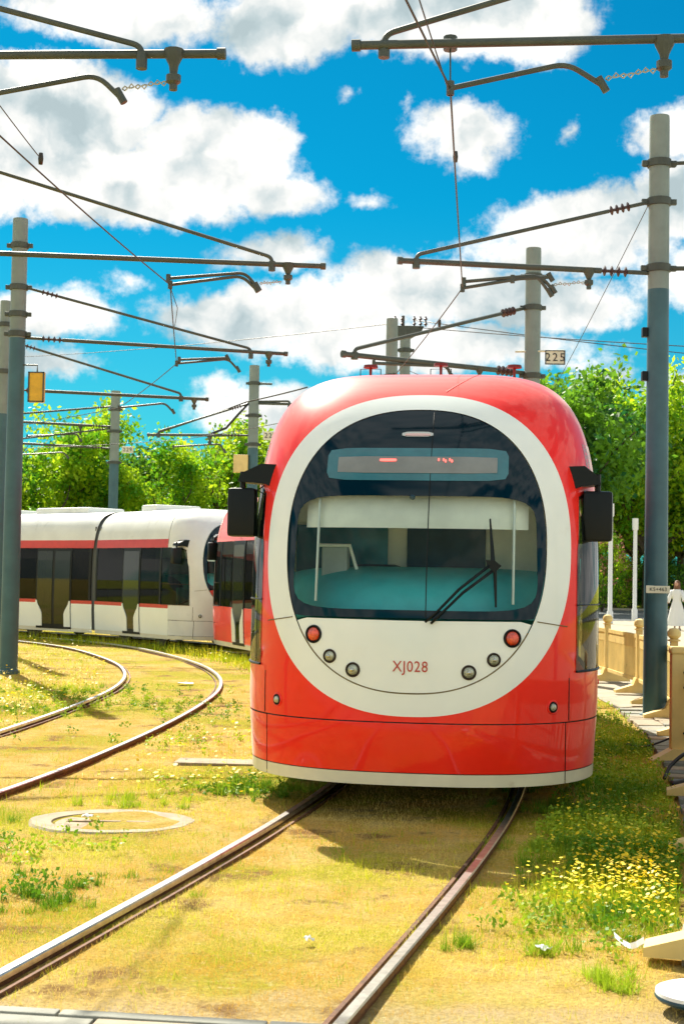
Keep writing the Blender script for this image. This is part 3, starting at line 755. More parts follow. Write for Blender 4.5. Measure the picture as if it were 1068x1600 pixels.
# ------------------------------------------------------------------ overhead line
ZT = 5.5                                                   # height of the bracket tubes
def elbow(a, b, c, r=.12, n=5):                            # rounded corner points at b
    a, b, c = Vector(a), Vector(b), Vector(c); p = b+(a-b).normalized()*r; q = b+(c-b).normalized()*r
    return [p.lerp(b, t).lerp(b.lerp(q, t), t) for t in [i/n for i in range(n+1)]]
def insulator(root, a, b, n=4, r=.055):
    d = (b-a); mb = MB(); pts = []; rr = []
    for k in range(n*4+1):
        t = k/(n*4); pts.append(a+d*t); rr.append([.02, .02, r, .02][k % 4] if 0 < k < n*4 else .02)
    mb.tube(pts, rr, 10); mb.build('insulator', INSUL, root, smooth=30)
def bracket(root, R0, tip, base, strut=None, drops=(), arms=(), chain=None, r=.032, ins=True, sins=True):
    """all points in world space; R0 world location of root"""
    o = Vector(R0); L = lambda p: Vector(p)-o
    tip, base = L(tip), L(base); d = (base-tip).normalized()
    e = base-d*.62 if ins else base
    mb = MB(); mb.tube([tip, e], r, 10); mb.tube([tip-d*.012, tip+d*.05], r*1.35, 10); mb.build('bracket_tube', TUBEM, root, smooth=40)
    if ins:
        insulator(root, e, e+d*.36, 4, r*1.9); mb = MB(); mb.tube([e+d*.34, base], r*.8, 8); mb.build('bracket_foot', TUBEM, root)
    if strut:
        a, b = L(strut[0]), L(strut[1]); sdv = (b-a).normalized(); a0 = a-Vector((0, 0, .10)); e2 = b-sdv*.55 if sins else b
        mb = MB(); mb.tube([a0]+elbow(a0, a, e2, .07)+[e2], r*.72, 8); mb.tube([a0+Vector((0, 0, -.07)), a0+Vector((0, 0, .05))], r*1.3, 8); mb.build('strut_tube', TUBEM, root, smooth=40)
        if sins:
            insulator(root, e2, e2+sdv*.30, 4, r*1.7); mb = MB(); mb.tube([e2+sdv*.28, b], r*.7, 8); mb.build('strut_foot', TUBEM, root)
    for p, h in drops:
        p = L(p); mb = MB(); mb.lathe([(.075, .02), (.07, -.03), (.035, -.10), (.028, -h+.08), (.055, -h+.07), (.055, -h+.02), (.03, -h), (.03, -h-.04)], p, 10); mb.build('drop_post', TUBEM, root, smooth=30)
    for arm in arms:
        pts = [L(p) for p in arm]; mb = MB(); q = [pts[0]]
        for i in range(1, len(pts)-1): q += elbow(pts[i-1], pts[i], pts[i+1], .10)
        q.append(pts[-1]); mb.tube(q, r*.62, 8); mb.tube([pts[-1]+Vector((-.02, 0, .05)), pts[-1]+Vector((.04, 0, -.05))], r*.9, 8)
        mb.lathe([(.028, -.05), (.028, .05)], pts[0], 8)
        mb.build('steady_arm', TUBEM, root, smooth=40)
    if chain:
        a, b = L(chain[0]), L(chain[1]); mb = MB(); n = 7
        for k in range(n):
            p, q = a.lerp(b, k/n), a.lerp(b, (k+.85)/n); s_ = Vector((0, 0, .012*math.sin(k*1.7)))
            mb.tube([p, (p+q)/2+Vector((0, 0, .016))+s_, q], .006, 5); mb.tube([p, (p+q)/2-Vector((0, 0, .016))+s_, q], .006, 5)
        mb.build('chain', CHAINM, root)
def pole(loc, h, r0, r1, label, split=None, bands=(), name='catenary_pole'):
    root = thing(name, label, 'pole', loc, group='overhead line poles along the tracks')
    split = split or h*.7; rs = r0+(r1-r0)*split/h
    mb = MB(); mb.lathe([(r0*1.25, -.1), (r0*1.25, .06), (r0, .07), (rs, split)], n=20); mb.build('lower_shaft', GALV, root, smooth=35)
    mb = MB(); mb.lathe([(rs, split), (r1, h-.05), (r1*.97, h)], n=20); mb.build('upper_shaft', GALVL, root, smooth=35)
    for z in bands:
        r = r0+(r1-r0)*z/h; mb = MB(); mb.lathe([(r+.006, z-.05), (r+.022, z-.045), (r+.022, z+.045), (r+.006, z+.05)], n=20)
        mb.bbox(-r-.09, -r+.01, -.03, .03, z-.035, z+.035, .008); mb.bbox(r-.01, r+.09, -.03, .03, z-.035, z+.035, .008); mb.build('clamp_band', TUBEM, root, smooth=35)
    return root
def base_at(px, Yd): # ground point of a pole seen in column px at distance Yd
    p = AT(px, 905+CAMH*F/Yd, Yd); return (p.x, p.y, 0.)

# right-hand row
p0 = (4.9, 9.9, 0)
t1 = pole(p0, 7.6, .15, .11, 'pole out of sight beyond the right edge carrying the top right bracket', bands=(5.5, 6.6))
b1 = PL(552, 71, ZT); b1b = PL(1068, 60, ZT); dd = (b1b-b1).normalized(); base = b1+dd*((4.75-b1.x)/dd.x)
t1.location = (base.x+.15, base.y, 0); t1['label'] = 'pole beyond the right edge holding the long top right bracket'
yb = lambda px: (b1+dd*((PL(px, 65, ZT).x-b1.x)/dd.x))
wp1 = AT(703, 138, b1.y-.15)
hk = AT(938, 132, yb(1000).y)
bracket(t1, t1.location, b1, base, (AT(600, 54, b1.y), Vector((base.x, base.y, 6.85))), [(AT(1037, 63, yb(1037).y), .22)],
        [[wp1, AT(885, 99, yb(885).y), hk]], (AT(945, 123, yb(945).y), AT(1026, 108, yb(1026).y)))
mb = MB(); q = AT(703, 68, b1.y)-t1.location; mb.lathe([(.05, -.05), (.05, .05)], q, 8); mb.tube([q, wp1-t1.location], .006, 5); mb.build('dropper_clamp', TUBEM, t1)

P2 = base_at(1022, 18.3)
t2 = pole(P2, 7.55, .15, .125, 'tall grey pole right of the red tram with a white plate on its shaft', 5.35, (5.62, 6.46, 6.95))
tp = PL(622, 407, ZT+.06); bs = Vector((P2[0]-.12, P2[1], ZT+.06))
ln2 = lambda px: tp+(bs-tp)*((AT(px, 408, (tp.y+bs.y)/2).x-tp.x)/(bs.x-tp.x))
wp2 = AT(722, 450, ln2(722).y)
bracket(t2, P2, tp, bs, (AT(650, 398, ln2(650).y), Vector((P2[0]-.12, P2[1], 6.46))), [(ln2(922), .2)],
        [[AT(724, 440, ln2(722).y), AT(838, 430, ln2(838).y), AT(857, 457, ln2(857).y)], [wp2, AT(820, 434, ln2(820).y), AT(845, 432, ln2(845).y), AT(862, 452, ln2(862).y)], [AT(800, 436, ln2(800).y), AT(858, 433, ln2(858).y)]],
        (AT(864, 445, ln2(864).y), AT(914, 441, ln2(914).y)), r=.036)
mb = MB(); mb.tube([(.1, 0, 5.62), (1.6, -.2, 5.62)], .03); mb.build('far_side_tube', TUBEM, t2)
mb = MB(); mb.tube([(.1, 0, 6.95), (.5, -.1, 6.95)], .025); mb.tube([(-.2, 0, 6.93), (.2, 0, 6.93)], .03); mb.build('stub_arm', TUBEM, t2)
zp = AT(1025, 921, 18.15).z
mb = MB(); mb.bbox(-.155, .135, -.185, -.165, zp-.045, zp+.045, .004); mb.build('number_plate', PLATE, t2)
text_mesh('plate_lettering', 'K5+463', .062, INK, t2, Matrix.Translation((-.01, -.188, zp)) @ Matrix.Rotation(PI/2, 4, 'X'), space=1.1)
for z in (4.75, 1.9+2.3): MB().bbox(-.2, -.13, -.05, .05, z, z+.12, .01).build('junction_box', BLACK, t2)

P3 = base_at(825, 25.6)
t3 = pole(P3, 7.5, .15, .135, 'pole behind the tram roof with the small 225 sign', 4.9, (6.45, 5.25, 7.0))
tp = PL(535, 553, 5.3); bs = Vector((P3[0]-.12, P3[1], 5.3)); ln3 = lambda px: tp+(bs-tp)*((px-535)/(815-535))
wp3 = ln3(610)+Vector((0, 0, -.28))
bracket(t3, P3, tp, bs, (ln3(552)+Vector((0, 0, .1)), Vector((P3[0]-.12, P3[1], 6.45))), [(ln3(741), .2)],
        [[ln3(580)+Vector((0, 0, -.10)), ln3(690)+Vector((0, 0, -.02)), ln3(697)+Vector((0, 0, -.2))], [wp3, ln3(685)+Vector((0, 0, -.2)), ln3(702)+Vector((0, 0, -.35))]], None, r=.045)
s0_, s1_ = AT(851, 547, 25.3)-Vector(P3), AT(882, 570, 25.3)-Vector(P3)
mb = MB(); mb.bbox(s0_.x, s1_.x, s0_.y, s0_.y+.02, s1_.z, s0_.z, .005); mb.tube([(-.3, 0, s0_.z+.01), (s1_.x, 0-.2, s0_.z+.01)], .018); mb.build('number_sign', [PLATE], t3)
mb = MB()
for a_, b_, c_, d_ in ((s0_.x, s1_.x, s0_.z-.016, s0_.z), (s0_.x, s1_.x, s1_.z, s1_.z+.016), (s0_.x, s0_.x+.014, s1_.z, s0_.z), (s1_.x-.014, s1_.x, s1_.z, s0_.z)): mb.box(a_-.002, b_+.002, s0_.y-.008, s0_.y-.003, c_, d_)
mb.build('sign_border', INK, t3)
text_mesh('sign_number', '225', .20, INK, t3, Matrix.Translation(((s0_.x+s1_.x)/2, s0_.y-.006, (s0_.z+s1_.z)/2-.003)) @ Matrix.Rotation(PI/2, 4, 'X'), space=1.25)

P4 = base_at(610-8+2, 32.9)
t4 = pole(P4, 7.5, .15, .13, 'left pole of the pair seen above the tram roof', 5.0, (6.2, 5.2))
P5 = base_at(633-8, 33.6)
t5 = pole(P5, 7.45, .14, .12, 'right pole of the pair above the tram roof with a crosshead of insulators', 5.0, (6.9,))
mb = MB(); mb.prism([(-.28, 7.45), (.42, 7.45), (.36, 7.32), (.12, 7.18), (-.12, 7.18), (-.28, 7.32)], -.12, .12); mb.tube([(-.05, 0, 7.45), (-.05, 0, 7.7)], .03); mb.build('crosshead', TUBEM, t5)
for k, x in enumerate((-.24, -.08, .2, .34, .46)):
    insulator(t5, Vector((x, -.05, 7.45)), Vector((x, -.05, 7.68)), 2, .05)
tp = PL(568, 583, 5.0); tp = Vector((P4[0]-1.0, P4[1]-1.0, 5.2))
bracket(t4, P4, Vector((P4[0]-2.2, P4[1]-1.2, 5.3)), Vector((P4[0]-.1, P4[1], 5.25)), (Vector((P4[0]-1.9, P4[1]-1.0, 5.4)), Vector((P4[0]-.1, P4[1], 6.2))), [(Vector((P4[0]-.6, P4[1]-.3, 5.25)), .2)], [[Vector((P4[0]-1.6, P4[1]-.9, 4.95)), Vector((P4[0]-.8, P4[1]-.5, 5.1)), Vector((P4[0]-.7, P4[1]-.4, 4.9))]], None, r=.04)

# left-hand rows
b = PL(350, 84, ZT); b2 = PL(0, 86, ZT); dd = (b2-b).normalized(); base = b+dd*3.9
tA = pole((base.x-.13, base.y, 0), 7.6, .15, .11, 'pole beyond the left edge holding the top left bracket', bands=(5.5, 6.6))
wa1 = AT(-60, 156, b.y)
bracket(tA, tA.location, b, base, (AT(222, 72, b.y), Vector((base.x, base.y, 6.45))), [(AT(272, 82, b.y), .24)], [[wa1, AT(152, 117, b.y), AT(186, 150, b.y)]], (AT(191, 139, b.y), AT(262, 128, b.y)))
b = PL(507, 416, ZT); b2 = PL(0, 396, ZT); dd = (b2-b).normalized(); base = b+dd*4.9
tB = pole((base.x-.13, base.y, 0), 7.6, .15, .11, 'pole beyond the left edge holding the middle left bracket', bands=(5.5, 6.6))
lnb = lambda px: b+(b2-b)*((507-px)/507.)
wa2 = AT(266, 445, lnb(266).y)
bracket(tB, tB.location, b, base, (AT(425, 402, lnb(425).y), Vector((base.x, base.y, 6.75))), [(lnb(449), .2)],
        [[AT(263, 435, lnb(263).y), AT(383, 426, lnb(383).y), AT(401, 448, lnb(401).y)], [wa2, AT(378, 431, lnb(378).y), AT(398, 450, lnb(398).y)]], (AT(406, 443, lnb(406).y), AT(440, 440, lnb(440).y)))
PC = base_at(13, 24.3)
tC = pole(PC, 7.55, .15, .125, 'grey pole on the left with a yellow box hanging beside it', 5.55, (7.1, 5.62, 6.4, 5.95))
tp = PL(448, 553, ZT+.06); bs = Vector((PC[0]+.12, PC[1], ZT+.06)); lnc = lambda px: bs+(tp-bs)*((px-30)/418.)
wa3 = AT(276, 568, lnc(276).y)
bracket(tC, PC, tp, bs, (AT(392, 545, lnc(392).y), Vector((PC[0]+.12, PC[1], 6.4))), [(lnc(418), .2)], [[wa3, AT(357, 561, lnc(357).y), AT(371, 577, lnc(371).y)], [AT(280, 562, lnc(276).y), AT(355, 559, lnc(355).y)]], None)
x0, z0 = AT(42, 627, 24.1).x-PC[0], AT(42, 627, 24.1).z; x1, z1 = AT(68, 580, 24.1).x-PC[0], AT(68, 580, 24.1).z
mb = MB(); mb.bbox(x0, x1, -.12, .0, z0, z1, .012); mb.build('hanging_box', YBOX, tC)
mb = MB()
for a_ in ((x0, x1, z0, z0+.02), (x0, x1, z1-.02, z1), (x0, x0+.018, z0, z1), (x1-.018, x1, z0, z1)): mb.box(a_[0]-.004, a_[1]+.004, -.13, -.121, a_[2], a_[3])
mb.build('box_rim', TUBEM, tC)
mb = MB(); mb.tube([(0, -.05, z1+.12), ((x0+x1)/2, -.05, z1+.12), ((x0+x1)/2, -.05, z1)], .014); mb.build('box_hanger', TUBEM, tC)
PD = base_at(-6, 31.)
tD = pole(PD, 7.4, .12, .11, 'pole just inside the left edge behind the first grey pole', 5.0, (6.9, 5.9))
tp = PL(325, 624, ZT); bs = Vector((PD[0]+.1, PD[1], ZT+.02)); lnd = lambda px: bs+(tp-bs)*(px/325.)
wa4 = AT(186, 637, lnd(186).y)
bracket(tD, PD, tp, bs, (AT(283, 615, lnd(283).y), Vector((PD[0]+.12, PD[1], 6.55))), [(lnd(302), .2)], [[wa4, AT(258, 630, lnd(258).y), AT(270, 643, lnd(270).y)]], None, r=.036)
PE = base_at(389, 40.7)
tE = pole(PE, 7.5, .15, .14, 'pole behind the white tram nose with a pale yellow box', 5.2, (7.0, 6.1, 5.3))
E0 = Vector(PE)
bracket(tE, PE, E0+Vector((-2.9, -.2, 5.50)), E0+Vector((-.1, 0, 5.55)), (E0+Vector((-2.6, -.2, 5.6)), E0+Vector((-.1, 0, 6.45))), [(E0+Vector((-1.2, 0, 5.5)), .2)], [[E0+Vector((-2.2, 0, 5.2)), E0+Vector((-.9, 0, 5.3)), E0+Vector((-.8, 0, 5.1))]], None, r=.04)
bracket(tE, PE, E0+Vector((1.2, -.2, 6.42)), E0+Vector((.1, 0, 6.45)), (E0+Vector((1.0, -.2, 6.5)), E0+Vector((.1, 0, 6.5))), [], [], None, r=.04, ins=False, sins=False)
mb = MB(); mb.tube([(-.1, 0, 6.5), (-.45, 0, 6.1), (-.75, 0, 5.75), (-1.3, 0, 5.52)], .035); mb.build('power_cable', CABLE, tE, smooth=True)
mb = MB(); mb.tube([(0, 0, 7.0), (.5, -.1, 6.98)], .03); mb.build('stub_arm', TUBEM, tE)
mb = MB(); mb.bbox(-.52, -.12, -.2, -.05, 4.5, 5.0, .015); mb.build('hanging_box', PBOX, tE)
mb = MB(); mb.bbox(.28, .68, -.1, -.08, 5.42, 5.66, .005); mb.build('number_sign', PLATE, tE)
text_mesh('sign_number', '227', .19, INK, tE, Matrix.Translation((.48, -.105, 5.54)) @ Matrix.Rotation(PI/2, 4, 'X'), space=1.2)
PF = base_at(172, 47.)
tF = pole(PF, 7.5, .16, .15, 'pole rising behind the middle of the white tram', 5.2, (6.9, 6.2, 5.2))
F0 = Vector(PF)
mb = MB(); mb.bbox(.25, .62, -.1, -.08, 5.5, 5.72, .005); mb.build('number_sign', PLATE, tF)
text_mesh('sign_number', '229', .17, INK, tF, Matrix.Translation((.435, -.105, 5.61)) @ Matrix.Rotation(PI/2, 4, 'X'), space=1.2)
bracket(tF, PF, F0+Vector((-4.2, -.5, 6.45)), F0+Vector((-.1, 0, 6.35)), (F0+Vector((-3.6, -.5, 6.6)), F0+Vector((-.1, 0, 7.0))), [(F0+Vector((-1.1, 0, 6.35)), .25)], [[F0+Vector((-2.8, 0, 6.0)), F0+Vector((-1.2, 0, 6.1)), F0+Vector((-1.1, 0, 5.9))]], None, r=.045)
bracket(tF, PF, F0+Vector((-3.6, -.5, 5.75)), F0+Vector((-.1, 0, 5.65)), (F0+Vector((-3.0, -.5, 5.85)), F0+Vector((-.1, 0, 6.3))), [], [[F0+Vector((-3.0, 0, 5.4)), F0+Vector((-1.6, 0, 5.5)), F0+Vector((-1.5, 0, 5.35))]], None, r=.04)

def wire(pts, label, r=.008, clips=()):
    P = [Vector(p) for p in pts]; q = []
    for a, b_ in zip(P[:-1], P[1:]):
        n = 8
        for k in range(n):
            t = k/n; q.append(a.lerp(b_, t)-Vector((0, 0, .035*(b_-a).length/8*4*t*(1-t))))
    q.append(P[-1]); mb = MB(); mb.tube(q, r, 5)
    for c in clips:
        c = Vector(c); mb.lathe([(.018, -.05), (.024, 0), (.018, .05)], c, 8)
    o = mb.build('contact_wire', WIREM, smooth=True); tag(o, label, 'overhead wire', 'thin overhead line wires'); return o
wA = PL(637, 0, wp1.z); d_ = (wA-wp1); far0 = wp1+d_*5
wire([far0, wp1, wp2, wp3, Vector((P4[0]-1.8, P4[1]-1.4, 5.1)), Vector((-4.2, 37.5, 5.1)), Vector((-10, 41.5, 5.1))], 'contact wire over the red tram', clips=(wp1, AT(711, 245, (wp1.y*.6+wp2.y*.4)), wp2, AT(686, 505, wp2.y+2.2)))
wire([wp1+Vector((0, 0, -.05)), AT(640, 12, wA.y)+Vector((0, 0, .22)), far0+Vector((0, 0, .4))], 'short stay wire beside the top right bracket', .005)
wire([Vector((-3.9, 4, 5.2)), wa1, wa2, wa3, wa4, Vector((-9.5, 37.2, 5.15)), Vector((-16, 40, 5.15))], 'contact wire over the inner loop on the left', clips=(AT(64, 248, (wa1.y*.72+wa2.y*.28)), wa2, wa3, wa4))
wire([wa2+Vector((0, 0, -.02)), wa2+Vector((-.02, 1, -.1)), wa3+Vector((0, -.5, .5))], 'steep short wire between the two left brackets', .005)
wire([AT(-40, 110, 10.9), AT(64, 248, 13.0)], 'thin stay wire at the far left edge', .005)
wire([AT(-30, 560, 60.), AT(600, 507, 34.), AT(1068, 541, 30.), AT(1400, 570, 28.)], 'telegraph wire passing the pair of poles', .010)
wire([AT(645, 500, 34.), AT(1068, 552, 31.), AT(1400, 580, 29.)], 'lower telegraph wire on the right', .010)
wire([Vector((P2[0], P2[1], 6.7)), ln2(862)+Vector((0, 0, -.1)), AT(640, 580, 30.)], 'slanting stay wire from the tall right pole', .006)
wire([AT(480, 605, 38.), AT(385, 628, 40.), AT(235, 680, 44.)], 'sagging feeder cable left of the red tram', .02)

# ------------------------------------------------------------------ things on the ground
def manhole():
    c = PL(175, 1284); root = thing('manhole', 'round concrete manhole ring sunk in the grass left of the track', 'manhole', (c.x, c.y, float(gz(c.x, c.y))-.014))
    mb = MB(); n = 48; prof = [(.40, .0), (.41, .018), (.55, .022), (.575, .0), (.575, -.1), (.40, -.1)]
    vs = []
    for r, h in prof:
        for j in range(n):
            a = 2*PI*j/n; rr = r*(1+.018*math.sin(5*a)+.012*math.sin(11*a)) if r > .5 else r; vs.append((rr*math.cos(a), rr*math.sin(a)*.86, h))
    mb.add(vs, [(i*n+j, i*n+(j+1) % n, ((i+1) % 6)*n+(j+1) % n, ((i+1) % 6)*n+j) for i in range(6) for j in range(n)]); mb.build('concrete_ring', STONE, root, smooth=40)
    mb = MB(); mb.lathe([(.385, -.08), (.385, .004), (.37, .010), (0.001, .010)], n=40)
    for v in range(len(mb.v)): mb.v[v] = (mb.v[v][0], mb.v[v][1]*.86, mb.v[v][2])
    mb.build('cover_plate', COVERM, root, smooth=30)
    for k in range(3):
        mb = MB(); mb.bbox(-.30+.2*k, -.14+.2*k, -.02, .02, .008, .02, .004); mb.build('cover_rib', COVERM, root)
manhole()
c = PL(345, 1194); o = MB().bbox(-.40, .75, -.16, .18, -.06, .028, .012).build('concrete_slab', STONE, None, loc=(c.x, c.y, .0)); tag(o, 'pale flat concrete slab in the grass just left of the red tram', 'slab'); o.rotation_euler = (0, 0, -.06)

# paving: kerb stones and flags on the right
KL = [(1.30, 5.2), (1.45, 6.5), (1.92, 8.4), (2.45, 10.8), (2.78, 12.8), (3.30, 16.2), (3.60, 20), (3.66, 25), (3.1, 32), (2.2, 38)]
kx = lambda y: float(np.interp(y, [p[1] for p in KL], [p[0] for p in KL]))
FL = [(1.3, 4.2), (1.73, 6.56), (2.40, 9.1), (2.92, 11.5), (3.42, 13.9), (3.80, 15.95), (4.06, 17.95), (4.30, 19.95), (4.45, 21.96), (4.42, 24.4), (4.25, 26.8), (4.0, 29.2), (3.7, 31.6)]
def pave():
    rows = []
    for k in range(60):
        y = 5+.9*k if k < 40 else 41+(k-40)*1.1
        rows.append([(kx(y)+.10, y, .012), (kx(y)+3, y, .02), (34, y, .02)])
    mb = MB(); mb.grid(rows); pv = mb.build('pavement', mat('pale concrete paving bed', (.36, .32, .23), .9, var=.18, vscale=3, bump=.4, dirt=(.26, .24, .19), dscale=1.1)); tag(pv, 'pavement right of the tram behind the barriers', kind='structure')
    meshes = []
    for k in range(9):
        mb = MB(); mb.bbox(-.145, .145, -.095, .095, 0, .045, .006); o = mb.build('paving_stone', TILE[k % 3]); meshes.append(o.data); bpy.data.objects.remove(o)
    n = 0; y = 5.6
    while y < 24 and n < 285:
        w = .5 if y < 9 else (.9 if y < 14 else 1.3)
        x = kx(y)+.06+random.uniform(0, .03)
        while x < kx(y)+w+.4 and n < 285:
            if random.random() < .93:
                o = bpy.data.objects.new('paving_stone', meshes[random.choice([0, 0, 1, 2, 3, 4, 5]) if y < 17 else random.choice([1, 2, 4, 5])]); COL.objects.link(o); o.parent = pv
                o.location = (x+.145, y, .004+random.uniform(-.008, .012)); o.rotation_euler = (random.gauss(0, .012), random.gauss(0, .012), random.gauss(0, .02)-math.atan2(kx(y+1)-kx(y), 1)); n += 1
            x += .305
        y += .205
    # straight-cut kerb blocks of the crossing in the lower left corner
    kb = tag(bpy.data.objects.new('crossing_pavement', None), 'paved crossing at the bottom left edge', kind='structure'); COL.objects.link(kb)
    ms = []
    for k in range(3):
        mb = MB(); mb.bbox(-.19, .19, -.11, .11, -.05, .03, .007); o = mb.build('paving_stone', TILE[(k+1) % 3]); ms.append(o.data); bpy.data.objects.remove(o)
    a = PL(0, 1587); b_ = PL(330, 1606); d = (b_-a).normalized(); nrm = Vector((d.y, -d.x, 0)); ang = math.atan2(d.y, d.x)
    for r in range(9):
        for k in range(12):
            p = a+d*(.395*(k-7.5)+(.2 if r % 2 else 0))+nrm*(.17+.225*r)
            if kx(max(5, p.y)) < p.x: continue
            # leave the rails free
            j = np.argmin(np.abs(PATH2.p[:, 1]-p.y)); cxp = PATH2.p[j, 0]
            if any(abs(p.x-(cxp+s_*.77)) < .30 for s_ in (-1, 1)): continue
            o = bpy.data.objects.new('paving_stone', ms[random.randrange(3)]); COL.objects.link(o); o.parent = kb; o.location = (p.x, p.y, random.uniform(-.004, .004)); o.rotation_euler = (0, 0, ang+random.gauss(0, .01))
    for k in range(5):
        p = a+d*(.80*(k-2.2))+nrm*.02
        mb = MB(); mb.bbox(-.395, .395, -.035, .035, -.05, .036, .008); o = mb.build('kerb_stone', TILE[1], kb); o.location = p; o.rotation_euler = (0, 0, ang)
pave()

# barriers
def barrier():
    root = thing('barrier', 'x', 'barrier')
    mb = MB(); mb.bbox(-.045, .045, -.045, .045, .08, .93, .008); mb.build('post', FENCE, root)
    mb = MB(); mb.lathe([(.05, .93), (.078, .935), (.078, .95), (.045, .96), (.06, .975), (.082, 1.0), (.082, 1.045), (.06, 1.08), (.02, 1.095), (.001, 1.097)], n=14); mb.build('post_cap', FENCE, root, smooth=35)
    mb = MB(); poly = [(-.36, 0), (.36, 0), (.36, .04), (.10, .12), (.06, .22), (-.06, .22), (-.10, .12), (-.36, .04)]; mb.prism(poly, -.085, .085); mb.build('foot', FENCE, root)
    L = 2.25
    def rail_(z0, z1, nm, t=.022):
        mb = MB(); mb.bbox(-t, t, .05, L-.05, z0, z1, .005); mb.build(nm, FENCE, root)
    rail_(.80, .865, 'top_rail'); rail_(.16, .215, 'bottom_rail'); rail_(.66, .80, 'upper_board', .012)
    mb = MB(); n = 26
    for k in range(n):
        y = .10+(L-.2)*k/(n-1); mb.box(-.009, .009, y-.016, y+.016, .21, .665)
    tag(mb.build('pickets', FENCE, root), kind='stuff')
    return root
B0 = barrier()
labs = {4: 'cream barrier half hidden behind the upright cream board', 5: 'cream barrier with its knobbed post just right of the tall grey pole', 6: 'cream barrier hidden mostly behind the foot of the tall grey pole', 7: 'cream barrier with its knobbed post left of the tall grey pole', 8: 'cream barrier whose post stands closest to the red tram flank', 9: 'far cream barrier hidden partly behind the red tram', 10: 'farthest cream barrier behind the red tram', 0: 'nearest cream barrier, only its pointed foot in view at the bottom right', 1: 'cream barrier whose foot lies beside the yellow flowers', 2: 'cream barrier whose foot stands just before the black cables',
        3: 'cream barrier by the black cables with its wide post cut by the right edge'}
for i in range(len(FL)-2):
    a, b_ = FL[i+1], FL[i+2]; o = B0 if i == 0 else copy_tree(B0)
    o.location = (a[0], a[1], .045); o.rotation_euler = (0, 0, -math.atan2(b_[0]-a[0], b_[1]-a[1])); ln = math.hypot(b_[0]-a[0], b_[1]-a[1])/2.30
    for ch in kids(o):
        if ch.name.split('.')[0] in ('top_rail', 'bottom_rail', 'upper_board', 'pickets'): ch.scale = (1, ln, 1)
    o['label'] = labs[i]; o['group'] = 'cream barriers along the right pavement'
# board at the end of a barrier, by the cables
c = Vector((3.10, 13.75, 0)); root = thing('barrier_board', 'wide cream board with bolt heads standing upright by the black cables', 'board', c)
mb = MB(); mb.bbox(-.02, .30, -.05, .05, .08, 1.03, .01); mb.build('board', FENCE, root)
mb = MB(); mb.bbox(-.03, .34, -.06, .06, 1.03, 1.10, .02); mb.build('board_cap', FENCE, root)
mb = MB(); mb.prism([(-.20, .0), (.36, .0), (.36, .12), (.0, .16), (-.20, .05)], -.09, .09); mb.build('foot', FENCE, root)
for z in (.30, .72, .86):
    mb = MB(); mb.lathe([(.014, 0), (.014, -.012), (.001, -.014)], (.10, -.05, z), 10, 'y'); mb.build('bolt', BLACK, root)
def tangle(pts, r, label):
    mb = MB(); P = [np.array(p) for p in pts]; q = []
    for i in range(len(P)-1):
        p0, p1, p2, p3 = P[max(0, i-1)], P[i], P[i+1], P[min(len(P)-1, i+2)]
        for k in range(6):
            t = k/6; q.append(.5*((2*p1)+(-p0+p2)*t+(2*p0-5*p1+4*p2-p3)*t*t+(-p0+3*p1-3*p2+p3)*t**3))
    q.append(P[-1]); mb.tube([Vector(x) for x in q], r, 8); tag(mb.build('cable', CABLE, smooth=True), label, 'cable')
tangle([(2.72, 12.35, .06), (2.8, 12.45, .16), (2.95, 12.5, .26), (3.1, 12.6, .20), (3.2, 12.55, .10), (3.5, 12.7, .08)], .016, 'black cable arching over the pavement before the cream board')
tangle([(2.70, 12.0, .06), (2.95, 12.05, .10), (3.2, 12.1, .13), (3.6, 12.3, .12)], .030, 'thick black cable lying flat on the paving by the cream board')
tangle([(3.0, 12.3, .10), (3.1, 12.2, .30), (3.3, 12.4, .34), (3.5, 12.3, .1)], .020, 'looped black cable end at the right edge')
tangle([(2.9, 14.9, .06), (3.05, 14.8, .05), (3.2, 14.75, .10), (3.4, 14.7, .2)], .010, 'thin cable across the paving behind the cream board')

# white disc base at the bottom right corner
c = PL(1062, 1580); root = thing('round_base', 'white round weighted base with dark rim in the bottom right corner', 'base', (c.x+.07, c.y-.02, .05))
mb = MB(); mb.lathe([(.165, 0), (.175, .012), (.172, .022)], n=40); mb.build('rim', DNAVY, root, smooth=30)
mb = MB(); mb.lathe([(.172, .022), (.170, .036), (.145, .046), (.05, .058), (.001, .060)], n=40); mb.build('top_disc', PAPER, root, smooth=30)

# two thin white posts, litter
for px, Yd, pt, lb in ((953, 57, 787, 'taller left white post beyond the barriers'), (991.5, 62, 810, 'shorter right white post beyond the barriers')):
    g = AT(px-1, 905+CAMH*F/Yd, Yd); top = AT(px, pt, Yd); root = thing('white_post', lb, 'post', (g.x, g.y, 0), group='thin white posts by the road')
    mb = MB(); mb.lathe([(.12, 0), (.12, .5), (.085, .55), (.08, top.z-.5)], n=12); mb.build('shaft', GALVL if False else PAPER, root, smooth=35)
    mb = MB(); mb.lathe([(.11, top.z-.5), (.125, top.z-.45), (.125, top.z)], n=12); mb.build('post_head', PAPER, root, smooth=35)
def litter(px, py, w, h, label, cat='litter', name='paper_scrap', rot=.3):
    c = PL(px, py); mb = MB(); n = 5; rows = []
    for i in range(n):
        rows.append([(w*(j/(n-1)-.5)+random.gauss(0, w*.05), h*(i/(n-1)-.5)+random.gauss(0, h*.06), .02+random.uniform(0, .022)) for j in range(n)])
    mb.grid(rows); lo = [(x, y, z-.004) for r in rows for x, y, z in r]
    o = mb.build(name, PAPER); o.location = (c.x, c.y, float(gz(c.x, c.y))+.005); o.rotation_euler = (0, 0, rot); tag(o, label, cat)
    sm = o.modifiers.new('thick', 'SOLIDIFY'); sm.thickness = .003
litter(849, 1494, .055, .06, 'crumpled white paper scrap in the grass right of the right rail')
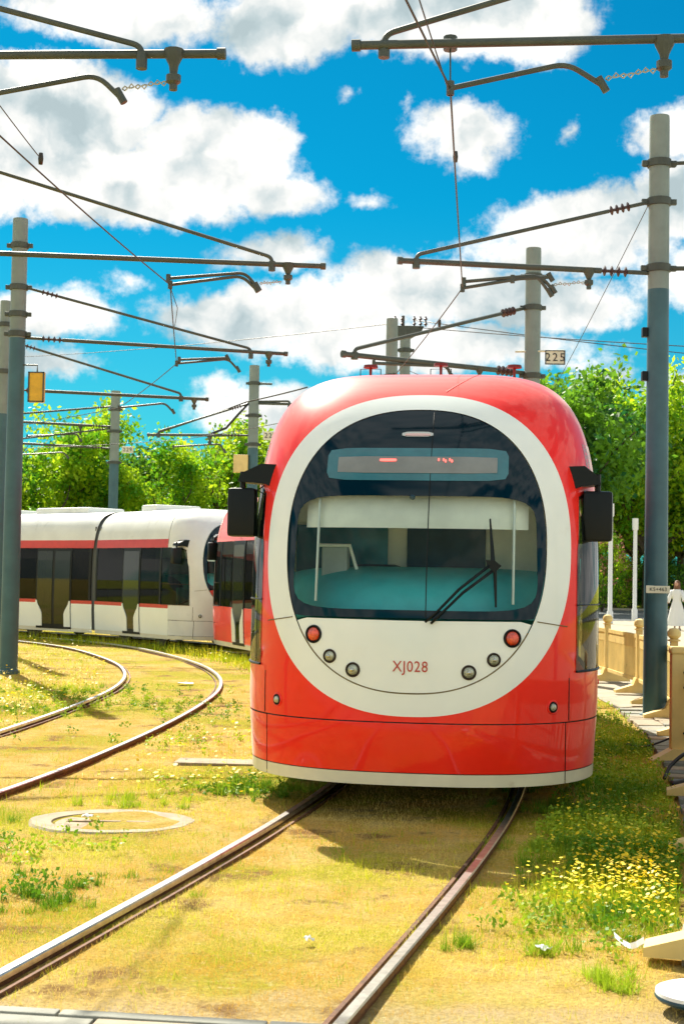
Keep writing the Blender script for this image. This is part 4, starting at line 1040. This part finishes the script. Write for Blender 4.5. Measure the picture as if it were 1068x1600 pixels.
litter(482, 1478, .04, .04, 'small white scrap between the rails near the bottom')
litter(137, 1281, .075, .06, 'white scrap lying on the round manhole cover', rot=0)
litter(290, 1071, .22, .2, 'pale slab scrap inside the curve of the inner loop', rot=.1)
c0, c1, c2 = PL(960, 1483), PL(985, 1491), PL(1006, 1486)
mb = MB(); pts = [(c0.x, c0.y, .05), ((c0.x+c1.x)/2, (c0.y+c1.y)/2-.01, .03), (c1.x, c1.y, .022), ((c2.x+c1.x)/2, (c2.y+c1.y)/2, .024), (c2.x, c2.y, .035)]
for i in range(4):
    a, b_ = Vector(pts[i]), Vector(pts[i+1]); mb.add([a+Vector((0, 0, -.0)), b_, b_+Vector((0, .03, .02)), a+Vector((0, .03, .02))], [(0, 1, 2, 3)])
o = mb.build('plastic_strip', PAPER); o.modifiers.new('thick', 'SOLIDIFY').thickness = .004; tag(o, 'curved white plastic strip touching the nearest barrier foot', 'strip')

# far road and park
mb = MB(); mb.grid([[(x, y, .028) for x in (-140, 0, 8, 60, 160)] for y in (62, 72, 84)]); tag(mb.build('road', mat('grey asphalt', (.10, .11, .11), .85, var=.2, vscale=.6, bump=.2)), 'grey road beyond the pavement', kind='structure')
kbm = mat('pale kerb stone', (.45, .40, .30), .8, var=.1)
mb = MB(); mb.box(-140, 160, 84, 84.3, 0, .14); tag(mb.build('kerb', kbm), 'low pale kerb of the far road', kind='structure')
mb = MB(); mb.box(12.5, 160, 61.7, 61.98, 0, .13); tag(mb.build('kerb', kbm), 'near kerb of the far road', kind='structure')

# person
def person():
    c = AT(1056, 985, 51.0); root = thing('person', 'woman with long brown hair in a long white dress walking beyond the barriers', 'person', (c.x, 51.0, .02), -.5)
    SK = mat('skin', (.50, .27, .18), .5); DR = mat('white dress cloth', (.80, .80, .76), .8); HR = mat('long brown hair', (.16, .07, .03), .6); SH = mat('pale shoes', (.30, .24, .18), .6)
    V = [(0, 0, .92), (0, 0, 1.12), (0, .01, 1.30), (0, 0, 1.42), (0, -.01, 1.50), (0, -.015, 1.60), (.17, 0, 1.36), (.26, -.04, 1.13), (.30, -.20, 1.00), (-.17, 0, 1.36), (-.27, .02, 1.12), (-.30, -.06, .92), (.09, 0, .86), (.10, -.04, .48), (.10, .03, .09), (.10, -.08, .04), (-.09, 0, .86), (-.09, .05, .48), (-.09, .10, .10), (-.09, .02, .04), (0, -.02, 1.68)]
    E_ = [(0, 1), (1, 2), (2, 3), (3, 4), (4, 5), (5, 20), (2, 6), (6, 7), (7, 8), (2, 9), (9, 10), (10, 11), (0, 12), (12, 13), (13, 14), (14, 15), (0, 16), (16, 17), (17, 18), (18, 19)]
    R = [.13, .10, .13, .06, .05, .085, .055, .04, .025, .055, .04, .025, .08, .055, .035, .03, .08, .055, .035, .03, .06]
    me = bpy.data.meshes.new('body'); me.from_pydata(V, E_, []); b = bpy.data.objects.new('body', me); COL.objects.link(b); b.parent = root
    b.modifiers.new('skin', 'SKIN'); 
    for i, r in enumerate(R): me.skin_vertices[0].data[i].radius = (r, r*.85)
    me.skin_vertices[0].data[0].use_root = True
    s_ = b.modifiers.new('sub', 'SUBSURF'); s_.levels = s_.render_levels = 1; me.materials.append(SK)
    mb = MB(); rows = []
    for z, r in ((.16, .36), (.4, .31), (.7, .24), (.92, .18), (1.05, .135), (1.18, .155), (1.32, .19), (1.42, .13)):
        rows.append([(r*math.cos(a)*(1+.05*math.sin(7*a)*(1.3-z)), r*.75*math.sin(a)*(1+.05*math.sin(9*a)*(1.3-z)), z) for a in [2*PI*j/36 for j in range(36)]])
    mb.grid(rows, closed=True); mb.build('dress', DR, root, smooth=True)
    for sx, q in ((1, [(.15, 0, 1.37), (.24, -.03, 1.16), (.29, -.16, 1.03)]), (-1, [(-.15, 0, 1.37), (-.26, .02, 1.14), (-.295, -.04, .97)])):
        mb = MB(); mb.tube(q, [.075, .065, .055], 10); mb.build('sleeve', DR, root, smooth=True)
    mb = MB(); mb.lathe([(.001, 1.735), (.07, 1.71), (.10, 1.64), (.105, 1.55), (.115, 1.40), (.10, 1.22), (.05, 1.10)], (0, .045, 0), 14); mb.build('hair', HR, root, smooth=True)
    for x, y in ((.10, -.03), (-.09, .06)):
        mb = MB(); mb.bbox(x-.045, x+.045, y-.12, y+.09, 0, .07, .02); mb.build('shoe', SH, root)
person()

# ------------------------------------------------------------------ trees
ORD = 'first second third fourth fifth sixth seventh eighth ninth tenth eleventh twelfth thirteenth fourteenth fifteenth sixteenth seventeenth eighteenth nineteenth twentieth'.split()
def fast_mesh(name, verts, nper, m, smooth=False):
    """verts: (n*nper,3) array of separate polygons with nper corners"""
    me = bpy.data.meshes.new(name); nv = len(verts); nf = nv//nper
    me.vertices.add(nv); me.vertices.foreach_set('co', np.asarray(verts, np.float32).ravel())
    me.loops.add(nv); me.loops.foreach_set('vertex_index', np.arange(nv, dtype=np.int32))
    me.polygons.add(nf); me.polygons.foreach_set('loop_start', np.arange(0, nv, nper, dtype=np.int32))
    me.materials.append(m); me.update(calc_edges=True); return me
def leaves(centres, size, spread, per, rng):
    n = len(centres)*per; c = np.repeat(centres, per, 0)+rng.normal(0, 1, (n, 3))*spread
    d = rng.normal(0, 1, (n, 3)); d /= np.linalg.norm(d, axis=1)[:, None]; d[:, 2] -= .3
    e = rng.normal(0, 1, (n, 3)); e = np.cross(d, e); e /= np.linalg.norm(e, axis=1)[:, None]+1e-9
    s = size*rng.uniform(.6, 1.3, (n, 1))
    q = np.stack([c, c+d*s*.5+e*s*.32, c+d*s, c+d*s*.5-e*s*.32], 1); return q.reshape(-1, 3)
def tree_proto(seed, h, spread, nclump, per, size, crown0=.25, shape=1.):
    rng = np.random.default_rng(seed); r2 = random.Random(seed); mb = MB(); tips = []
    th = h*crown0
    def limb(p, d, L, r, lev):
        q = [p]; n = 4
        for k in range(n):
            d = (d+Vector((r2.gauss(0, .14), r2.gauss(0, .14), .06+r2.gauss(0, .06)))).normalized(); q.append(q[-1]+d*L/n)
        mb.tube(q, [r*(1-.13*k) for k in range(n+1)], 6 if lev else 9, cap=False)
        if lev >= 2:
            for x in q[1:]: tips.append(x)
            return
        for k in range(5 if lev == 0 else 4):
            a = r2.uniform(0, 2*PI); t = q[min(n, 2+k % 3)]
            nd = (d*.55+Vector((math.cos(a), math.sin(a), r2.uniform(-.05, .65)))*.85).normalized()
            limb(t, nd, L*r2.uniform(.55, .8), r*.5, lev+1)
        if lev: tips.append(q[-1])
    base = Vector((0, 0, -.1)); tr = [base, Vector((.05, .03, th*.5)), Vector((r2.gauss(0, .1), r2.gauss(0, .1), th))]
    mb.tube(tr, [.17, .14, .12], 9, cap=False)
    for k in range(5):
        a = 2*PI*k/5+r2.uniform(-.4, .4); limb(tr[-1], Vector((math.cos(a)*spread, math.sin(a)*spread, r2.uniform(.5, 1.4))).normalized(), h*.36, .075, 1)
    limb(tr[-1], Vector((0, 0, 1)), h*.40, .09, 0)
    tips_ = np.array([t[:] for t in tips]); sel = tips_[rng.choice(len(tips_), nclump, replace=True)]
    sel = sel+rng.normal(0, 1, sel.shape)*np.array([.22, .22, .18])*h/7*1.3
    return mb, leaves(sel, size, .17*h/7*1.2, per, rng)
PROT = []
for i, (h, sp, nc, per, sz, lm) in enumerate(((7, 1.1, 520, 26, .18, LEAFA), (7.4, .9, 480, 26, .18, LEAFB), (6.6, 1.3, 540, 26, .17, LEAFA), (7.2, 1.0, 620, 26, .18, LEAFD), (6.2, 1.2, 400, 24, .16, LEAFB))):
    mb, lv_ = tree_proto(20+i, h, sp, nc, per, sz)
    o = mb.build('trunk', BARK, smooth=True); PROT.append((o.data, fast_mesh('crown', lv_, 4, lm))); bpy.data.objects.remove(o)
TGROUP = {'l': 'trees behind the white tram', 'r': 'trees beyond the road on the right', 'b': 'distant trees along the horizon'}
def tree(x, y, k, s, grp, label, cat='tree', sz=None):
    root = thing('tree', label, cat, (x, y, 0), random.uniform(0, 6.28), TGROUP[grp]); root.scale = (s, s, (sz or s))
    for nm, me in (('trunk', PROT[k][0]), ('crown', PROT[k][1])):
        o = bpy.data.objects.new(nm, me); COL.objects.link(o); o.parent = root
    return root
def colx(px, Y): return AT(px, 900, Y).x
LT = [(-60,56,0,1.1),(20,60,3,1.12),(75,57,1,1.14),(120,62,3,1.08),(150,58,0,.88),(205,61,1,.84),(250,57,4,1.0),(290,63,3,.84),(330,59,4,1.2),(365,62,2,1.14),(410,60,0,1.18),(455,63,2,.95),(520,66,1,1.0)]
names_ = ['bright green', 'yellow-green', 'spreading bright green', 'dark green', 'small sparse yellow-green']
for i, (px, Y, k, s) in enumerate(LT):
    tree(colx(px, Y), Y, k, s, 'l', '%s tree, %s from the left in the row right behind the white tram' % (names_[k], ORD[i]))
for i, px in enumerate(range(-120, 620, 42)):
    Y = 74+6*math.sin(i*2.1); tree(colx(px, Y), Y, [3, 0, 1, 2][i % 4], .94+.14*math.sin(i*1.3), 'b', '%s tree, %s from the left in the back row beyond the white tram' % (names_[[3, 0, 1, 2][i % 4]], ORD[i]))
RT = [(870,76,3,2.0),(905,66+22,0,2.05),(950,88,1,1.95),(985,92,1,1.7),(1010,86,1,1.75),(1065,90,1,1.7),(1110,88,0,1.6),(880,96,1,1.7),(930,100,1,1.9),(975,104,1,1.9),(1040,102,3,1.8),(1090,104,0,1.8),(1150,98,3,1.8),(820,98,0,1.6)]
RT.sort()
for i, (px, Y, k, s) in enumerate(RT):
    tree(colx(px, Y), Y, k, s, 'r', '%s tree, %s from the left in the park beyond the road' % (names_[k], ORD[i]))
for i, px in enumerate(range(560, 1300, 40)):
    Y = 118+5*math.sin(i*1.7); tree(colx(px, Y), Y, [3, 0, 3, 1][i % 4], 1.9, 'b', '%s tree, %s from the left in the farthest row beyond the park' % (names_[[3, 0, 3, 1][i % 4]], ORD[i]))
# shrubs: dark hedge plants and a pink flowering one
def shrub(x, y, w, h, m, label, seed, blossom=False, cat='shrub'):
    rng = np.random.default_rng(seed); n = int(260); u = rng.normal(0, 1, (n, 3)); u /= np.linalg.norm(u, axis=1)[:, None]; u *= rng.uniform(.35, 1, (n, 1))**.5
    c = u*np.array([w/2, w/2, h/2])+np.array([0, 0, h*.55]); c = c[c[:, 2] > .05]
    root = thing('shrub', label, cat, (x, y, 0), 0, 'shrubs under the trees')
    o = bpy.data.objects.new('foliage', fast_mesh('foliage', leaves(c, .14, .12, 14, rng), 4, m)); COL.objects.link(o); o.parent = root
    mb = MB()
    for k in range(5):
        a = k*1.3; mb.tube([(0, 0, -.05), (.3*math.cos(a)*w/2, .3*math.sin(a)*w/2, h*.35), (.7*math.cos(a)*w/2, .7*math.sin(a)*w/2, h*.75)], [.04, .03, .01], 5, cap=False)
    mb.build('stem', BARK, root)
    if blossom:
        cc = c[(c[:, 2] > h*.3)]; cc = cc[rng.choice(len(cc), 60)]*np.array([1.05, 1.05, 1.04])
        o = bpy.data.objects.new('blossom', fast_mesh('blossom', leaves(cc, .13, .10, 16, rng), 4, LEAFP)); COL.objects.link(o); o.parent = root
shrub(colx(940, 79), 79, 2.6, 4.2, LEAFB, 'pink blossoming shrub just right of the red tram', 3, True)
shrub(colx(962, 86.5), 86.5, 2.6, 3.2, LEAFB, 'smaller pink blossoming shrub by the white posts', 4, True)
shrub(colx(1006, 88), 88, 2.2, 2.6, LEAFD, 'dark green shrub behind the right white post', 5)
shrub(colx(1050, 87), 87, 3.4, 2.8, LEAFD, 'dark green shrub behind the woman in white', 6)
for i, px in enumerate(range(-60, 560, 36)):
    Y = 53+2*math.sin(i*1.9); shrub(colx(px, Y), Y, 3.4, 3.2+.5*math.sin(i*2.7), [LEAFD, LEAFA, LEAFB][i % 3], 'bushy %s shrub, %s from the left under the trees behind the white tram' % (['dark green', 'bright green', 'yellow-green'][i % 3], ORD[i]), 40+i)
for i, px in enumerate(range(870, 1160, 26)):
    Y = 108+2*math.sin(i*1.9); shrub(colx(px, Y), Y, 4.5, 3.4, [LEAFD, LEAFD, LEAFA][i % 3], 'bushy %s shrub, %s from the left in the far hedge on the right' % (['dark green', 'dark green', 'bright green'][i % 3], ORD[i]), 80+i)

# ------------------------------------------------------------------ grass, weeds, flowers
def in_bad(x, y):                                         # places kept clear: rails, slabs, pavement
    bad = x > np.interp(y, [p[1] for p in KL], [p[0] for p in KL])+.03
    for path, offs in ((PATH2, (-G2, G2)), (LOOPR, (0., -1.5))):
        for d in offs:
            l = path.offset(d); near = l[(path.s < 60)]
            lx = np.interp(y, near[:, 1], near[:, 0])
            bad |= np.abs(x-lx) < .05
    m_ = PL(175, 1284); bad |= ((x-m_.x)**2+((y-m_.y)/.86)**2) < .56**2*RNG.uniform(.75, 1.05, x.shape)
    s_ = PL(345, 1194); bad |= (np.abs(x-s_.x-.1) < .6) & (np.abs(y-s_.y) < .2)
    return bad
def scatter(n, ymax=46, ymin=5.4, pw=1.0):
    u = RNG.uniform(0, 1, n); y = 1/((1/ymin)*(1-u)+(1/ymax)*u) if pw == 1 else ymin*(ymax/ymin)**u
    x = RNG.uniform(-.26, .26, n)*y; return x, y
def patch(x, y, f, ph): return np.sin(x*f+ph)*np.sin(y*f*.8+ph*1.7)+.5*np.sin(x*f*2.3-y*f*1.1+ph)+.35*np.sin(x*f*5.1+y*f*4.3+ph*3)
def blades(x, y, h, w, name, m, label, lean_=.5, z0=0.):
    n = len(x); z = gz(x, y)+z0; a = RNG.uniform(0, 2*PI, n); b = RNG.uniform(0, 2*PI, n); l = np.abs(RNG.normal(0, lean_, n))*h
    p = np.stack([x, y, z-.005], 1); wv = np.stack([np.cos(a), np.sin(a), 0*a], 1)*w[:, None]
    tip = p+np.stack([np.cos(b)*l, np.sin(b)*l, h*np.clip(1-l/h*.4, .25, 1)], 1)
    v = np.stack([p-wv, p+wv, tip], 1).reshape(-1, 3)
    o = bpy.data.objects.new(name, fast_mesh(name, v, 3, m)); COL.objects.link(o); tag(o, label, kind='stuff', cat='grass'); return o
x, y = scatter(330000); g = patch(x, y, 1.15, .4); ok = ~in_bad(x, y) & ((y > 6.3) | (RNG.uniform(0, 1, len(x)) < .35)); keep = ok & (RNG.uniform(0, 1, len(x)) < np.clip(.75-.35*g, .15, 1))
x, y = x[keep], y[keep]; n = len(x); blades(x, y, RNG.uniform(.008, .034, n)*(1+.02*y), RNG.uniform(.0008, .0019, n)*(.6+y*.07), 'dry_grass', GRDRY, 'short dry straw grass between and beside the rails', .9)
x, y = scatter(26000); x = np.repeat(x, 9)+RNG.normal(0, .016, 234000)*np.repeat(y, 9)**.4; y = np.repeat(y, 9)+RNG.normal(0, .02, 234000)*np.repeat(y, 9)**.4; g = patch(x, y, 1.15, .4); rs = x-np.interp(y, PATH2.p[:, 1], PATH2.p[:, 0])
right = np.clip((rs-.95)/.5, 0, 1)*np.clip((y-6.6)/1.5, 0, 1)
loopin = np.clip((np.interp(y, LOOPR.p[:160, 1], LOOPR.p[:160, 0])-1.6-x)/.4, 0, 1)
mid_ = ((rs < -.9) & (x > np.interp(y, LOOPR.p[:160, 1], LOOPR.p[:160, 0])+.1))*.5
pr = np.clip(.05+.35*np.clip(g, 0, 2)+.8*right+.55*loopin+mid_*.4, 0, 1)*np.clip((y-5.9)/1.2, 0.05, 1)
keep = ~in_bad(x, y) & (np.repeat(RNG.uniform(0, 1, len(x)//9), 9) < pr) & (y > 5.5); x, y, rt_ = x[keep], y[keep], right[keep]+loopin[keep]; n = len(x)
blades(x, y, np.repeat(RNG.uniform(.5, 1.2, n//3+3), 3)[:n]*RNG.uniform(.02, .065, n)*(1+1.6*rt_*RNG.uniform(0, 1, n)+.02*y), RNG.uniform(.0009, .0022, n)*(.6+y*.07), 'green_grass', GRGRN, 'yellow-green grass beside the tracks', .6)
# denser weed tufts
cx = []; cy = []
for (px, py, s_, k) in ((95,1400,.22,14),(60,1420,.12,6),(375,1030,.3,10),(410,1235,.22,30),(345,1235,.2,14),(870,1490,.05,7),(960,1545,.07,10),(835,1328,.06,9),(930,1350,.25,60),(985,1240,.3,100),(960,1170,.35,130),(945,1290,.25,90),(40,1110,.5,40),(90,1080,.5,50),(985,1400,.2,50),(890,1350,.2,20),(720,1482,.04,4),(210,1260,.2,14),(270,1100,.4,12),(900,1270,.3,40),(1000,1300,.2,40)):
    p = PL(px, py)
    for _ in range(k): cx.append(p.x+RNG.normal(0, s_)); cy.append(p.y+RNG.normal(0, s_*1.3))
cx = np.repeat(np.array(cx), 46)+RNG.normal(0, .022, len(cx)*46); cy = np.repeat(np.array(cy), 46)+RNG.normal(0, .022, len(cy)*46)
keep = ~in_bad(cx, cy); x, y = cx[keep], cy[keep]; n = len(x); blades(x, y, np.repeat(RNG.uniform(.45, 1.2, n//46+2), 46)[:n]*RNG.uniform(.05, .12, n), RNG.uniform(.002, .0042, n), 'weed_tufts', GRDRK, 'deep green weed tufts by the track', .6)
# yellow flowers
def flowers(x, y, h, r, label, name):
    n = len(x); z = gz(x, y)+h; k = 6; a = np.linspace(0, 2*PI, k, endpoint=False)[None, :]
    tx = RNG.normal(0, .3, (n, 1)); ty = RNG.normal(0, .3, (n, 1)); rr = r[:, None]*(1+.2*np.sin(a*3))
    dx, dy = np.cos(a)*rr, np.sin(a)*rr
    v = np.stack([x[:, None]+dx, y[:, None]+dy, z[:, None]+dx*tx+dy*ty], 2).reshape(-1, 3)
    o = bpy.data.objects.new(name, fast_mesh(name, v, k, FLOW)); COL.objects.link(o); tag(o, label, 'flowers', kind='stuff')
    blades(x, y, h*1.0, np.full(n, .0022), 'flower_stems', GRGRN, 'thin stems of the yellow wild flowers', .05)
fx = []; fy = []
for (px, py, sx_, sy_, k) in ((985,1365,.26,.8,700),(1000,1400,.12,.3,300),(960,1290,.3,.6,200),(960,1180,.4,1.5,260),(930,1400,.22,.3,260),(905,1420,.2,.3,110),(1020,1340,.1,.4,90),(985,1430,.14,.2,40),(1000,1460,.1,.1,10)):
    p = PL(px, py); fx.append(RNG.normal(p.x, sx_, k)); fy.append(RNG.normal(p.y, sy_, k))
fx = np.concatenate(fx); fy = np.concatenate(fy); rs = fx-np.interp(fy, PATH2.p[:, 1], PATH2.p[:, 0]); keep = ~in_bad(fx, fy) & (rs > 1.05) & (fy > 6.8)
x, y = fx[keep], fy[keep]; n = len(x); flowers(x, y, RNG.uniform(.05, .17, n), RNG.uniform(.007, .013, n), 'yellow wild flowers crowding between the right rail and the paving', 'yellow_flowers')
x, y = scatter(22000, 44, 11); li = x < np.interp(y, LOOPR.p[:160, 1], LOOPR.p[:160, 0])-1.7; tb = x > np.interp(y, LOOPR.p[:160, 1], LOOPR.p[:160, 0])+.5
rs = x-np.interp(y, PATH2.p[:, 1], PATH2.p[:, 0])
keep = ~in_bad(x, y) & ((li & (RNG.uniform(0, 1, len(x)) < .55)) | (tb & (y > 28) & (rs < -1.0)) | (tb & (rs < -1.2) & (RNG.uniform(0, 1, len(x)) < .12)))
x, y = x[keep], y[keep]; n = len(x); flowers(x, y, RNG.uniform(.06, .20, n), RNG.uniform(.010, .020, n), 'yellow wild flowers inside the loop and below the white tram', 'yellow_flowers')
# bank of weeds along the foot of the parked trams
l = PATH2.offset(-1.62); sel = (PATH2.s > PATH2.s_at_y(24)) & (PATH2.s < 62); l = l[sel]; idx = RNG.integers(0, len(l), 5200); x = l[idx, 0]+RNG.normal(0, .2, 5200); y = l[idx, 1]+RNG.normal(0, .2, 5200)
blades(x, y, RNG.uniform(.08, .30, 5200), RNG.uniform(.006, .012, 5200), 'trackside_weeds', GRGRN, 'bank of weeds along the foot of the white tram', .5)
# leafy weeds on the verge beside the tram
cs = []
for (px, py, sx_, sy_, k) in ((990,1230,.35,.9,260),(960,1150,.35,1.6,260),(950,1320,.30,.5,170),(1000,1350,.2,.5,160),(900,1300,.25,.5,90),(80,1400,.25,.12,16),(330,1110,.6,1.2,50),(60,1330,.3,.3,26),(560,1560,.25,.1,10),(300,1160,.5,.5,30),(120,1100,.9,1.5,160),(395,1235,.3,.25,60),(930,1440,.3,.3,70)):
    p = PL(px, py); a = RNG.normal(p.x, sx_, k); b = RNG.normal(p.y, sy_, k); cs.append(np.stack([a, b, gz(a, b)+RNG.uniform(.012, .09, k)], 1))
cs = np.concatenate(cs); rs = cs[:, 0]-np.interp(cs[:, 1], PATH2.p[:, 1], PATH2.p[:, 0]); cs = cs[~in_bad(cs[:, 0], cs[:, 1]) & ((rs > 1.0) | (rs < -1.0))]
lf = leaves(cs, .030, .026, 20, RNG); lf[:, 2] = np.maximum(lf[:, 2], .0)
o = bpy.data.objects.new('leafy_weeds', fast_mesh('leafy_weeds', lf, 4, GRDRK)); COL.objects.link(o); tag(o, 'low leafy green weeds on the verge beside the red tram', kind='stuff')
# straw litter and small stones
x, y = scatter(26000, 14); keep = ~in_bad(x, y); x, y = x[keep], y[keep]; n = len(x); blades(x, y, RNG.uniform(.004, .010, n), RNG.uniform(.0015, .004, n), 'straw_litter', GRDRY, 'loose straw lying on the dry ground', 3.5)
